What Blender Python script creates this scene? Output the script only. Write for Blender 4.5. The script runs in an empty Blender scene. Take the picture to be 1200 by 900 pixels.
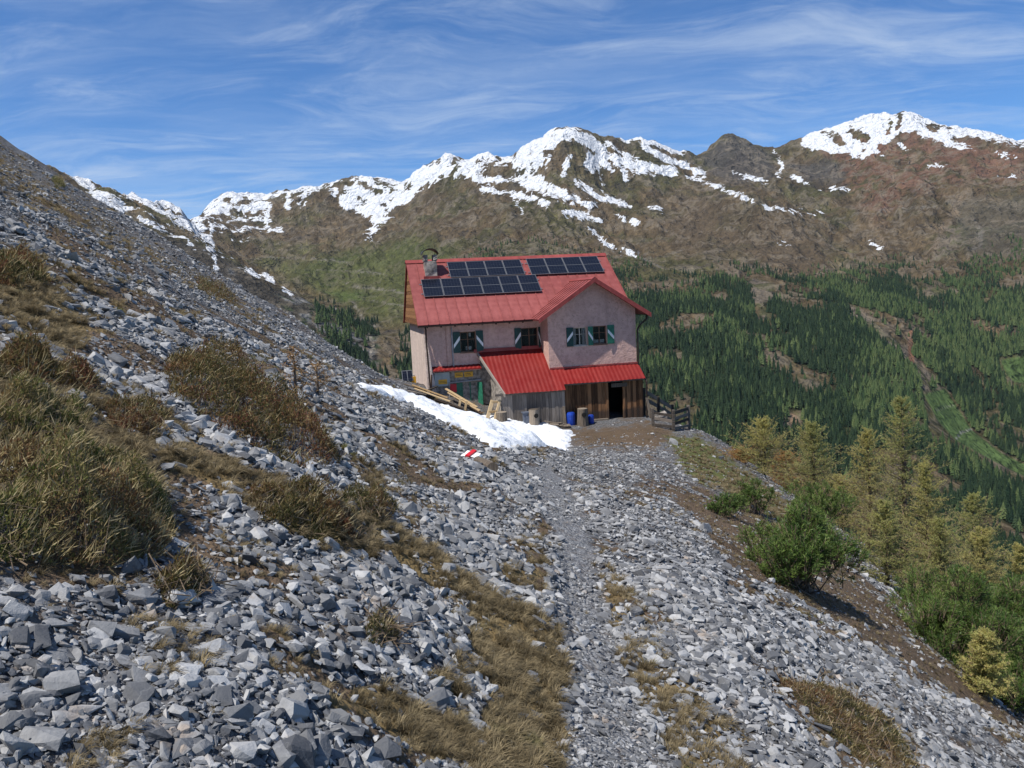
import bpy, bmesh, math, random
import numpy as np
from mathutils import Vector, Matrix

rng = np.random.default_rng(7)
random.seed(7)
scene = bpy.context.scene
COL = scene.collection

# ------------------------------------------------------------------ camera
F_PX, PITCH, ROLL = 900.0, 0.114, 0.049            # focal length in pixels of the 1200x900 photograph
cF = np.array([0, math.cos(PITCH), -math.sin(PITCH)])
_r = np.array([1.0, 0, 0]); _u = np.cross(_r, cF)
cR = _r*math.cos(ROLL) - _u*math.sin(ROLL)
cU = _u*math.cos(ROLL) + _r*math.sin(ROLL)
cam_d = bpy.data.cameras.new('camera'); cam = bpy.data.objects.new('camera', cam_d); COL.objects.link(cam)
cam_d.sensor_width = 36; cam_d.lens = 36*F_PX/1200; cam_d.clip_start = 0.05; cam_d.clip_end = 30000
cam.matrix_world = Matrix(((cR[0], cU[0], -cF[0], 0), (cR[1], cU[1], -cF[1], 0), (cR[2], cU[2], -cF[2], 0), (0, 0, 0, 1)))
scene.camera = cam

# ------------------------------------------------------------------ light and exposure
SUN_EL, SUN_AZ = math.radians(60), math.radians(214)     # azimuth counter-clockwise from +x
S = Vector((math.cos(SUN_EL)*math.cos(SUN_AZ), math.cos(SUN_EL)*math.sin(SUN_AZ), math.sin(SUN_EL)))
sun_d = bpy.data.lights.new('sun', 'SUN'); sun = bpy.data.objects.new('sun', sun_d); COL.objects.link(sun)
sun_d.energy = 5.0; sun_d.angle = math.radians(0.53); sun_d.color = (1.0, 0.955, 0.88)
sun.rotation_euler = S.to_track_quat('Z', 'Y').to_euler(); sun.location = (-30, -20, 60)
scene.view_settings.view_transform = 'Standard'; scene.view_settings.look = 'None'
scene.view_settings.exposure = 0.3; scene.view_settings.gamma = 1.0
scene.cycles.use_denoising = True
scene.cycles.max_bounces = 6; scene.cycles.transparent_max_bounces = 8; scene.cycles.volume_bounces = 0

world = bpy.data.worlds.new('World'); scene.world = world; world.use_nodes = True


class NT:
    """small node-tree helper"""
    def __init__(self, tree):
        self.t = tree
    def n(self, typ, ins=None, **props):
        nd = self.t.nodes.new(typ)
        for k, v in props.items():
            setattr(nd, k, v)
        for k, v in (ins or {}).items():
            self.set(nd.inputs[k], v)
        return nd
    def set(self, sock, v):
        if isinstance(v, bpy.types.NodeSocket):
            self.t.links.new(v, sock)
        else:
            if isinstance(v, tuple) and len(v) == 3 and sock.type == 'RGBA':
                v = v + (1.0,)
            sock.default_value = v
    def mix(self, fac, a, b, mode='MIX'):
        m = self.t.nodes.new('ShaderNodeMix'); m.data_type = 'RGBA'; m.blend_type = mode
        self.set(m.inputs[0], fac); self.set(m.inputs[6], a); self.set(m.inputs[7], b)
        return m.outputs[2]
    def math(self, op, a, b=0.0, c=None, clamp=False):
        m = self.t.nodes.new('ShaderNodeMath'); m.operation = op; m.use_clamp = clamp
        self.set(m.inputs[0], a); self.set(m.inputs[1], b)
        if c is not None:
            self.set(m.inputs[2], c)
        return m.outputs[0]
    def noise(self, vec, scale, detail=4.0, rough=0.55, dist=0.0):
        nd = self.n('ShaderNodeTexNoise', {'Scale': scale, 'Detail': detail, 'Roughness': rough, 'Distortion': dist})
        if vec is not None:
            self.t.links.new(vec, nd.inputs['Vector'])
        return nd.outputs['Fac']
    def ramp(self, fac, lo, hi, smooth=True):
        m = self.t.nodes.new('ShaderNodeMapRange'); m.interpolation_type = 'SMOOTHSTEP' if smooth else 'LINEAR'
        self.set(m.inputs[0], fac); m.inputs[1].default_value = lo; m.inputs[2].default_value = hi
        m.inputs[3].default_value = 0.0; m.inputs[4].default_value = 1.0
        return m.outputs[0]
    def mapping(self, vec, scale=(1, 1, 1), rot=(0, 0, 0), loc=(0, 0, 0)):
        m = self.n('ShaderNodeMapping', {'Location': loc, 'Rotation': rot, 'Scale': scale})
        self.t.links.new(vec, m.inputs['Vector'])
        return m.outputs[0]


def build_world():
    t = NT(world.node_tree); world.node_tree.nodes.clear()
    sky = t.n('ShaderNodeTexSky', sky_type='NISHITA', sun_disc=False)
    sky.sun_elevation = SUN_EL; sky.sun_rotation = math.radians(90) - SUN_AZ
    sky.altitude = 2200; sky.air_density = 1.0; sky.dust_density = 0.25; sky.ozone_density = 2.2
    tc = t.n('ShaderNodeTexCoord')
    sep = t.n('ShaderNodeSeparateXYZ', {0: tc.outputs['Generated']})
    zz = t.math('ADD', t.math('MAXIMUM', sep.outputs[2], 0.0), 0.09)
    px = t.math('DIVIDE', sep.outputs[0], zz); py = t.math('DIVIDE', sep.outputs[1], zz)
    pl = t.n('ShaderNodeCombineXYZ', {0: px, 1: py}).outputs[0]            # cirrus lies on one high flat layer
    warp = t.n('ShaderNodeTexNoise', {'Scale': 0.7, 'Detail': 3.0}); t.t.links.new(pl, warp.inputs['Vector'])
    wv = t.n('ShaderNodeVectorMath', {0: warp.outputs['Color'], 1: (0.5, 0.5, 0.5)}, operation='SUBTRACT').outputs[0]
    wv = t.n('ShaderNodeVectorMath', {0: wv, 3: 1.0}, operation='SCALE').outputs[0]
    pw = t.n('ShaderNodeVectorMath', {0: pl, 1: wv}, operation='ADD').outputs[0]
    a = t.noise(t.mapping(pw, (0.7, 2.0, 1), (0, 0, math.radians(70))), 1.9, 10, 0.66, 0.5)
    b = t.noise(t.mapping(pw, (0.8, 2.2, 1), (0, 0, math.radians(-35)), (3.1, 1.2, 0)), 1.1, 10, 0.66, 0.4)
    cover = t.noise(t.mapping(pl, (1, 1, 1), (0, 0, 0), (5.6, 3.1, 0)), 0.33, 3, 0.5)
    ca = t.ramp(t.math('ADD', a, t.math('MULTIPLY', t.math('SUBTRACT', cover, 0.5), 0.55)), 0.42, 0.80)
    cb = t.ramp(t.math('ADD', b, t.math('MULTIPLY', t.math('SUBTRACT', cover, 0.5), 0.35)), 0.38, 0.80)
    c = t.math('ADD', t.math('MULTIPLY', ca, 0.44), t.math('MULTIPLY', cb, 0.24), clamp=True)
    col = t.mix(c, t.mix(1.0, sky.outputs[0], (0.62, 1.02, 1.42), 'MULTIPLY'), (6.3, 7.4, 9.0))
    bg = t.n('ShaderNodeBackground', {'Color': col, 'Strength': 0.08})
    out = t.n('ShaderNodeOutputWorld'); t.t.links.new(bg.outputs[0], out.inputs['Surface'])
build_world()

# ------------------------------------------------------------------ pixels, noise and fitting helpers
def proj(P):
    P = np.asarray(P, float); d = P@cF; d = np.where(d > 1e-3, d, 1e-3)
    return 600 + F_PX*(P@cR)/d, 450 - F_PX*(P@cU)/d

def ray(px, py):
    px = np.asarray(px, float); py = np.asarray(py, float)
    return cF + cR*((px - 600)/F_PX)[..., None] - cU*((py - 450)/F_PX)[..., None]

def at(px, py, Y):
    """point seen at a pixel whose forward (world y) distance is Y"""
    d = ray(px, py); return d*(Y/d[..., 1])[..., None] if np.ndim(Y) else d*(Y/d[..., 1:2])

def _hash(ix, iy, seed):
    h = (ix.astype(np.int64)*374761393 + iy.astype(np.int64)*668265263 + seed*974634777) & 0x7fffffff
    h = ((h ^ (h >> 13))*1274126177) & 0x7fffffff
    h = (h ^ (h >> 16)) & 0xffff
    return h/65536.0

def vnoise(x, y, seed=0):
    ix = np.floor(x); iy = np.floor(y); fx = x - ix; fy = y - iy
    ux = fx*fx*fx*(fx*(fx*6 - 15) + 10); uy = fy*fy*fy*(fy*(fy*6 - 15) + 10)
    def g(ax, ay, dx, dy):
        a = _hash(ax, ay, seed)*2*np.pi
        return np.cos(a)*dx + np.sin(a)*dy
    n00 = g(ix, iy, fx, fy); n10 = g(ix + 1, iy, fx - 1, fy); n01 = g(ix, iy + 1, fx, fy - 1); n11 = g(ix + 1, iy + 1, fx - 1, fy - 1)
    return ((n00*(1 - ux) + n10*ux)*(1 - uy) + (n01*(1 - ux) + n11*ux)*uy)*1.5

def fbm(x, y, oct=4, seed=0, gain=0.5):
    s = 0; a = 1; f = 1
    for o in range(oct):
        s = s + a*vnoise(x*f, y*f, seed + o*17); a *= gain; f *= 2.03
    return s

def ridged(x, y, oct=4, seed=0):
    s = 0; a = 1; f = 1
    for o in range(oct):
        s = s + a*(0.5 - np.abs(vnoise(x*f, y*f, seed + o*31))); a *= 0.5; f *= 2.05
    return s

class TPS:
    def __init__(self, X, v, lam=1e-4):
        X = np.asarray(X, float); n = len(X); self.X = X
        K = self.k(((X[:, None] - X[None])**2).sum(-1)) + lam*np.eye(n)
        P = np.c_[np.ones(n), X]; A = np.zeros((n + 3, n + 3)); A[:n, :n] = K; A[:n, n:] = P; A[n:, :n] = P.T
        self.w = np.linalg.solve(A, np.r_[v, 0, 0, 0])
    def k(self, r2):
        return 0.5*r2*np.log(r2 + 1e-12)
    def __call__(self, Q):
        Q = np.asarray(Q, float).reshape(-1, 2); out = np.empty(len(Q)); n = len(self.X)
        for i in range(0, len(Q), 40000):
            q = Q[i:i + 40000]
            r2 = ((q[:, None, :] - self.X[None])**2).sum(-1)
            out[i:i + 40000] = self.k(r2)@self.w[:n] + self.w[n] + q@self.w[n + 1:]
        return out

def sdist(px, py, poly, closed=True):
    """signed distance in pixels, positive inside a polygon; for an open line minus the distance to it"""
    P = np.array(poly, float); Q = np.roll(P, -1, 0) if closed else P[1:]
    if not closed: P = P[:-1]
    d = np.full(px.shape, 1e9); ins = np.zeros(px.shape, bool)
    for (ax, ay), (bx, by) in zip(P, Q):
        ex, ey = bx - ax, by - ay; L = ex*ex + ey*ey + 1e-9
        t = np.clip(((px - ax)*ex + (py - ay)*ey)/L, 0, 1)
        d = np.minimum(d, np.hypot(px - ax - t*ex, py - ay - t*ey))
        if closed:
            c = (ay > py) != (by > py)
            ins ^= c & (px < ex*(py - ay)/((by - ay) if by != ay else 1e-9) + ax)
    return np.where(ins, d, -d) if closed else -d

def sstep(x, a, b):
    t = np.clip((x - a)/(b - a), 0, 1); return t*t*(3 - 2*t)

# ------------------------------------------------------------------ the near hillside
EYE = 1.75; GR = 0.1245
_pathpx = [(716, 905), (700, 800), (688, 700), (672, 620), (640, 560), (650, 525)]
def _plane_hit(px, py, a, x0=0.4):
    d = ray(px, py)
    # z = -EYE - GR*y - a*(x-x0)
    t = (-EYE + a*x0)/(d[..., 2] + GR*d[..., 1] + a*d[..., 0])
    return d*t
ctrl = []
for p in _pathpx:
    ctrl.append(_plane_hit(p[0], p[1], 0.0))
for px, py in ((60, 890), (0, 760), (0, 640), (0, 520), (0, 400), (0, 280), (150, 700), (150, 520), (150, 380), (300, 880), (300, 740), (300, 600), (300, 470), (430, 850), (430, 700), (430, 600)):
    ctrl.append(_plane_hit(px, py, 0.58))
for px, py in ((520, 880), (560, 760), (560, 680), (540, 610)):
    ctrl.append(_plane_hit(px, py, 0.45))
for px, py, a in ((880, 890, .36), (1010, 890, .42), (1180, 895, .46), (850, 760, .30), (980, 800, .40), (800, 680, .24), (900, 700, .33), (760, 610, .16), (820, 620, .22)):
    ctrl.append(_plane_hit(px, py, a))
sky_l = [(-60, 128, 48), (0, 166, 46), (60, 203, 44), (110, 237, 42.5), (200, 290, 40), (300, 352, 36.5), (370, 396, 34.5), (440, 438, 34)]
for px, py, Y in sky_l:
    c = at(px, py, Y); ctrl.append(c)
    ctrl.append(c + np.array([-4, 9, -1.5])); ctrl.append(c + np.array([-6, 26, -11.0]))
for a in ((-60, 170, 24), (0, 203, 24), (60, 238, 24), (110, 268, 24), (200, 318, 23.5), (300, 374, 23), (370, 414, 23), (440, 458, 24), (500, 500, 26), (-60, 143, 35), (0, 180, 35), (60, 215, 34.5), (110, 247, 34), (200, 300, 32), (300, 361, 30), (370, 403, 29)):
    ctrl.append(at(*a))
crest_r = [(822, 507, 40), (872, 546, 34), (950, 602, 27), (1010, 662, 20.5), (1080, 724, 16), (1130, 788, 13), (1205, 852, 11.5)]
for px, py, Y in crest_r:
    c = at(px, py, Y); ctrl.append(c)
    ctrl.append(c + np.array([3.0, .8, -2.2])); ctrl.append(c + np.array([9.0, 3.0, -7.8])); ctrl.append(c + np.array([24., 10.0, -24.0]))
OZ = -7.063; HX, HY, YAW = -4.679, 42.074, 0.215
cy_, sy_ = math.cos(YAW), math.sin(YAW)
def hut(x, y, z=0.0):
    return np.array([HX + cy_*x - sy_*y, HY + sy_*x + cy_*y, OZ + z])
for x, y, z in ((6.5, -3.0, 0.0), (9.5, -3.0, -0.02), (12, -3.0, -.05), (12.3, 0, -.2), (13.5, 4, -1.2), (7, -6.5, .02), (10.5, -6.5, .0), (3.2, -3.2, .38), (2.4, -1.2, 1.15), (0.2, -.4, 1.9), (-1.0, 2.5, 2.35), (-.6, 8.6, 1.6), (5, 10, -.5), (11, 10, -1.6), (4, 16, -4.), (12, 18, -8.), (-4, 18, -3), (1.0, -1.6, 1.45)):
    ctrl.append(hut(x, y, z))
for px, py, Y in ((425, 459, 34.5), (462, 466, 36.), (500, 487, 36), (548, 510, 35.5), (600, 527, 35.5), (640, 523, 36.5), (720, 515, 37.5), (780, 512, 38.5), (455, 443, 43), (485, 447, 43)):
    ctrl.append(at(px, py, Y))
ctrl = np.array(ctrl)
def _wn(x, y):
    s = np.maximum(y + 6, 1.0); return np.stack([x/s*1.0, np.log(s)*0.9], -1), s
_c, _s = _wn(ctrl[:, 0], ctrl[:, 1])
def _basez(x, y):
    return -EYE - GR*y - 0.35*(x - 0.4)
tps_near = TPS(_c, (ctrl[:, 2] - _basez(ctrl[:, 0], ctrl[:, 1]))/_s, 3e-4)

# ------------------------------------------------------------------ the far mountains (pixel, pixel, metres)
far = []
def fp(px, py, D):
    d = ray(px, py); far.append(d/np.hypot(d[0], d[1])*D)
skyline = [(30, 196, 2700), (75, 206, 2750), (105, 210, 2800), (130, 218, 2850), (150, 226, 2900), (170, 232, 2950), (190, 238, 3000), (207, 243, 3050),
 (250, 231, 4500), (280, 228, 4500), (310, 226, 4500), (340, 222, 4450), (375, 216, 4400), (400, 210, 4350), (427, 206, 4300), (450, 209, 4300), (465, 211, 4250), (480, 210, 4200), (487, 202, 4150),
 (497, 193, 4100), (510, 187, 4050), (523, 180, 4000), (533, 184, 4000), (547, 188, 3980), (563, 181, 3950), (580, 182, 3900), (600, 184, 3850), (613, 173, 3800), (630, 167, 3750), (647, 162, 3700), (663, 154, 3680), (672, 154, 3680),
 (683, 159, 3720), (700, 162, 3780), (723, 163, 3880), (733, 162, 3920), (747, 159, 3950), (763, 164, 3980), (780, 172, 4020), (800, 178, 4100), (820, 180, 4200), (833, 176, 4250), (845, 162, 4300), (855, 158, 4320), (867, 162, 4320),
 (883, 169, 4330), (897, 173, 4350), (913, 170, 4360), (930, 163, 4360), (950, 157, 4360), (973, 148, 4350), (1000, 142, 4320), (1027, 138, 4300), (1060, 136, 4280), (1077, 139, 4250), (1100, 144, 4220), (1127, 150, 4180), (1153, 155, 4150), (1177, 161, 4120), (1200, 166, 4080), (1260, 176, 4000), (1330, 190, 3900)]
for i, (a, b, d) in enumerate(skyline):
    fp(a, b, d)
    if i % 2 == 0:
        fp(a, b + 26, d + 420); fp(a, b + 90, d + 1500)
for a in [(120, 247, 2150), (150, 256, 2050), (185, 268, 1980), (240, 291, 1900), (300, 321, 1830), (350, 346, 1780), (400, 371, 1720), (430, 389, 1680), (452, 402, 1640),      # spur crest
          (60, 300, 1700), (200, 320, 1720), (300, 352, 1660), (350, 378, 1600), (400, 412, 1500), (425, 445, 1380), (470, 460, 1250),
          (110, 232, 2500), (180, 252, 2480), (240, 280, 2420), (270, 315, 2330), (300, 330, 2300), (160, 262, 2260), (230, 294, 2150), (300, 328, 2080), (360, 356, 1980), (420, 390, 1900),
          (235, 252, 4000), (255, 290, 3600), (275, 318, 3000), (300, 255, 4200), (300, 285, 3750), (310, 310, 3300), (350, 240, 4200), (350, 280, 3700), (350, 318, 3000), (380, 345, 2500), (420, 368, 2250), (400, 240, 4150), (400, 280, 3600), (400, 320, 2900),
          (450, 240, 4000), (450, 280, 3400), (450, 320, 2700), (450, 355, 2250), (465, 385, 1950), (470, 425, 1550), (500, 225, 3850), (500, 260, 3350), (500, 300, 2700), (500, 345, 2200),
          (550, 205, 3750), (550, 240, 3200), (550, 275, 2700), (545, 320, 2150), (600, 205, 3620), (600, 240, 3080), (595, 275, 2580), (600, 310, 2080), (600, 380, 1600),
          (650, 190, 3500), (650, 230, 3100), (640, 260, 2750), (650, 300, 2150), (680, 360, 1700), (700, 190, 3650), (700, 230, 3300), (700, 262, 2950), (710, 295, 2350), (730, 330, 1950), (750, 400, 1550), (760, 460, 1300),
          (750, 190, 3750), (760, 225, 3400), (760, 260, 3000), (770, 290, 2500), (800, 200, 3900), (810, 235, 3300), (820, 265, 2900), (820, 300, 2350), (820, 350, 1850), (820, 420, 1450), (820, 490, 1180), (830, 540, 1050),
          (855, 185, 4100), (870, 215, 3600), (880, 232, 3050), (900, 262, 2800), (900, 300, 2350), (900, 360, 1850), (900, 440, 1420), (900, 520, 1130), (920, 600, 930),
          (930, 190, 4100), (930, 215, 3750), (930, 243, 3300), (950, 262, 2900), (960, 290, 2550), (1000, 170, 4150), (1000, 210, 3800), (1000, 245, 3400), (1005, 275, 3050), (1000, 305, 2550), (1000, 360, 1980), (1000, 430, 1580), (1000, 520, 1220), (1010, 620, 960),
          (1060, 165, 4100), (1060, 205, 3700), (1050, 245, 3300), (1045, 285, 2900), (1060, 320, 2450), (1065, 380, 1980), (1070, 430, 1680), (1078, 480, 1450), (1080, 560, 1120), (1100, 680, 850),
          (1088, 440, 1800), (1108, 475, 1720), (1135, 505, 1660), (1170, 532, 1620), (1210, 556, 1590), (1100, 500, 1460), (1140, 530, 1400), (1180, 562, 1340), (1210, 600, 1180), (1210, 680, 900),
          (1120, 180, 3900), (1120, 220, 3500), (1110, 260, 3100), (1110, 300, 2650), (1115, 350, 2250), (1130, 400, 2050), (1150, 450, 1900), (1180, 500, 1750),
          (1190, 195, 3750), (1190, 240, 3300), (1190, 285, 2750), (1190, 340, 2350), (1200, 400, 2120), (1205, 450, 2000), (1205, 500, 1800), (1320, 300, 2600), (1320, 450, 1900), (1320, 600, 1300)]:
    fp(*a)
for az in range(-45, 60, 8):
    a = math.radians(az)
    for D, z in ((135, -45), (260, -120), (480, -265), (700, -345)):
        if az > 12: z = z*1.0 - (45, 75, 40, 0)[(135, 260, 480, 700).index(D)]*min(1, (az - 12)/12)
        if az < -8: z = z*max(0.3, (1 - (-8 - az)/45))
        far.append(np.array([math.sin(a)*D, math.cos(a)*D, z]))
far = np.array(far)
def _wf(x, y):
    r = np.hypot(x, y); return np.stack([np.arctan2(x, y)*1.6, np.log(r)], -1), r
_fc, _fr = _wf(far[:, 0], far[:, 1])
tps_far = TPS(_fc, far[:, 2]/_fr, 2e-5)

def zfar(x, y):
    q, r = _wf(x, y)
    z = tps_far(q.reshape(-1, 2)).reshape(x.shape)*r
    az, lr = q[..., 0]/1.6, q[..., 1]
    amp = sstep(r, 900, 1800)
    w = fbm(x/700, y/700, 3, 5)*140
    g = ridged((x + w)/560, (y + w)/760, 5, 3) - 0.55
    z = z + amp*g*(26 + 26*sstep(r, 2000, 3000))*(1 - .45*sstep(r, 3500, 3900))
    st = ridged(az*26 + lr*5 + fbm(x/400, y/400, 2, 9)*.35, lr*4.5, 3, 12) - .5
    z = z + amp*st*26*sstep(r, 1900, 2800)*(1 - .4*sstep(r, 3600, 4100))
    st2 = ridged(az*72 + lr*11 + fbm(x/260, y/260, 2, 19)*.6, lr*11, 3, 15) - .5
    z = z + amp*st2*15*sstep(r, 1900, 2700) + amp*(ridged((x - w)/230, (y + w)/230, 4, 25) - .5)*16*sstep(r, 1800, 2600)
    z = z + amp*fbm(x/70, y/70, 3, 21)*6.0
    return z

def znear(x, y):
    q, s = _wn(x, y)
    z = _basez(x, y) + tps_near(q.reshape(-1, 2)).reshape(x.shape)*s
    hx = cy_*(x - HX) + sy_*(y - HY); hy = -sy_*(x - HX) + cy_*(y - HY)
    yard = sstep(hx, -3, 1)*(1 - sstep(hx, 12, 15))*sstep(hy, -9, -5)*(1 - sstep(hy, 9, 14))
    rough = (1 - 0.8*yard)
    d = fbm(x/2.6, y/2.6, 3, 41)*.16*np.minimum(1, s/14) + fbm(x/.55, y/.55, 3, 47)*.045
    px, py = proj(np.stack([x, y, z], -1))
    pth = sstep(sdist(px, py, PATH), -25, 6)
    # the trodden path is a shallow trough with low turf shoulders
    return z + d*rough*(1 - .75*pth) - .05*pth*np.minimum(1, s/12)

PATH = [(655, 930), (662, 850), (668, 790), (666, 700), (655, 630), (622, 572), (600, 552), (640, 540), (672, 575), (690, 625), (706, 690), (726, 770), (752, 840), (790, 930)]

def zfun(x, y):
    x = np.asarray(x, float); y = np.asarray(y, float); shp = x.shape
    x = x.ravel(); y = y.ravel(); r = np.hypot(x, y)
    z = np.empty_like(x); k = sstep(r, 85, 135)
    m = k < 1
    if m.any(): z[m] = znear(x[m], y[m])
    n = k > 0
    if n.any():
        zf = zfar(x[n], y[n]); kk = k[n]; z[n] = np.where(kk >= 1, zf, zf*kk + np.where(kk < 1, z[n], 0)*(1 - kk))
    return z.reshape(shp)

def ground(px, py, near=1.2, farlim=70):
    """first point of the near hillside on the ray through each pixel"""
    px = np.atleast_1d(np.asarray(px, float)); py = np.atleast_1d(np.asarray(py, float))
    d = ray(px, py); t = np.geomspace(near, farlim, 260)
    out = np.full((len(px), 3), np.nan)
    for i0 in range(0, len(px), 400):
        dd = d[i0:i0 + 400]; P = dd[:, None, :]*t[None, :, None]
        h = P[..., 2] - zfun(P[..., 0], P[..., 1])
        for j in range(len(dd)):
            k = np.where((h[j, 1:] < 0) & (h[j, :-1] >= 0))[0]
            if len(k):
                k = k[0]; f = h[j, k]/(h[j, k] - h[j, k + 1]); tt = t[k] + (t[k + 1] - t[k])*f
                out[i0 + j] = dd[j]*tt
    return out
def g1(px, py):
    p = ground(px, py)[0]
    if np.isnan(p[0]):
        p = ground(px, py + 12)[0]
    return p

# ------------------------------------------------------------------ object helpers
def link(o, parent=None):
    COL.objects.link(o)
    if parent is not None: o.parent = parent
    return o
def tag(o, label=None, cat=None, group=None, kind=None):
    if label: o['label'] = label
    if cat: o['category'] = cat
    if group: o['group'] = group
    if kind: o['kind'] = kind
    return o
def empty(name, loc, rz=0.0, label=None, cat=None, group=None):
    o = bpy.data.objects.new(name, None); o.location = tuple(float(v) for v in loc); o.rotation_euler = (0, 0, rz); o.empty_display_size = .2
    COL.objects.link(o); return tag(o, label, cat, group)

def grid_mesh(name, V, nr, nc, attrs=None, colors=None, smooth=True):
    i = np.arange(nr - 1)[:, None]*nc + np.arange(nc - 1)[None]
    Fq = np.stack([i, i + 1, i + nc + 1, i + nc], -1).reshape(-1, 4)
    return raw_mesh(name, V, Fq, attrs, colors, smooth)
def raw_mesh(name, V, Fq, attrs=None, colors=None, smooth=False, face_attrs=None):
    me = bpy.data.meshes.new(name); V = np.asarray(V, np.float32); Fq = np.asarray(Fq, np.int32); k = Fq.shape[1]
    me.vertices.add(len(V)); me.vertices.foreach_set('co', V.ravel())
    me.loops.add(Fq.size); me.loops.foreach_set('vertex_index', Fq.ravel())
    me.polygons.add(len(Fq)); me.polygons.foreach_set('loop_start', np.arange(len(Fq), dtype=np.int32)*k)
    try: me.polygons.foreach_set('loop_total', np.full(len(Fq), k, np.int32))
    except Exception: pass
    me.update(calc_edges=True)
    if smooth: me.polygons.foreach_set('use_smooth', np.ones(len(Fq), bool))
    for n, a in (attrs or {}).items():
        at_ = me.attributes.new(n, 'FLOAT', 'POINT'); at_.data.foreach_set('value', np.asarray(a, np.float32).ravel())
    for n, a in (face_attrs or {}).items():
        at_ = me.attributes.new(n, 'FLOAT', 'FACE'); at_.data.foreach_set('value', np.asarray(a, np.float32).ravel())
    for n, a in (colors or {}).items():
        at_ = me.attributes.new(n, 'FLOAT_COLOR', 'POINT'); c = np.ones((len(V), 4), np.float32); c[:, :3] = a; at_.data.foreach_set('color', c.ravel())
    return me

class MB:
    """collects shapes, becomes one mesh object"""
    def __init__(self): self.v = []; self.f = []
    def add(self, vs, fs):
        b = len(self.v); self.v += [tuple(float(c) for c in p) for p in vs]; self.f += [tuple(b + i for i in q) for q in fs]; return self
    def quad(self, a, b, c, d): return self.add([a, b, c, d], [(0, 1, 2, 3)])
    def box(self, x0, x1, y0, y1, z0, z1, M=None):
        vs = [(x, y, z) for z in (z0, z1) for y in (y0, y1) for x in (x0, x1)]
        if M is not None: vs = [M@Vector(p) for p in vs]
        return self.add(vs, [(0, 2, 3, 1), (4, 5, 7, 6), (0, 1, 5, 4), (2, 6, 7, 3), (0, 4, 6, 2), (1, 3, 7, 5)])
    def hexa(self, p):      # eight corners: bottom four ccw, top four ccw
        return self.add(p, [(3, 2, 1, 0), (4, 5, 6, 7), (0, 1, 5, 4), (1, 2, 6, 5), (2, 3, 7, 6), (3, 0, 4, 7)])
    def beam(self, a, b, w, h, up=(0, 0, 1)):
        a = Vector(a); b = Vector(b); d = (b - a).normalized(); s = d.cross(Vector(up))
        if s.length < 1e-4: s = d.cross(Vector((1, 0, 0)))
        s.normalize(); u = s.cross(d); s = s*w/2; u = u*h/2
        return self.hexa([a - s - u, a + s - u, b + s - u, b - s - u, a - s + u, a + s + u, b + s + u, b - s + u])
    def tube(self, pts, rad, n=8, cap=True):
        pts = [Vector(p) for p in pts]; R = rad if hasattr(rad, '__len__') else [rad]*len(pts); b = len(self.v); vs = []
        ref = None
        for i, p in enumerate(pts):
            d = (pts[min(i + 1, len(pts) - 1)] - pts[max(i - 1, 0)]).normalized()
            if ref is None: ref = d.orthogonal().normalized()
            ref = (ref - d*ref.dot(d)); ref = ref.normalized() if ref.length > 1e-5 else d.orthogonal().normalized()
            s = d.cross(ref)
            for k in range(n):
                a = 2*math.pi*k/n; vs.append(p + (ref*math.cos(a) + s*math.sin(a))*R[i])
        fs = [(i*n + k, i*n + (k + 1) % n, (i + 1)*n + (k + 1) % n, (i + 1)*n + k) for i in range(len(pts) - 1) for k in range(n)]
        if cap: fs += [tuple(reversed(range(n))), tuple((len(pts) - 1)*n + k for k in range(n))]
        return self.add(vs, fs)
    def prism(self, poly, vec):
        n = len(poly); top = [Vector(p) + Vector(vec) for p in poly]
        return self.add(list(poly) + top, [tuple(reversed(range(n))), tuple(range(n, 2*n))] + [(i, (i + 1) % n, n + (i + 1) % n, n + i) for i in range(n)])
    def build(self, name, mat, parent=None, smooth=False, bevel=0.0):
        me = bpy.data.meshes.new(name); me.from_pydata(self.v, [], self.f); me.update()
        bm = bmesh.new(); bm.from_mesh(me); bmesh.ops.recalc_face_normals(bm, faces=bm.faces)
        if bevel: bmesh.ops.bevel(bm, geom=list(bm.edges), offset=bevel, segments=1, affect='EDGES')
        bm.to_mesh(me); bm.free()
        if smooth: me.polygons.foreach_set('use_smooth', [True]*len(me.polygons))
        me.materials.append(mat)
        return link(bpy.data.objects.new(name, me), parent)

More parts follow.
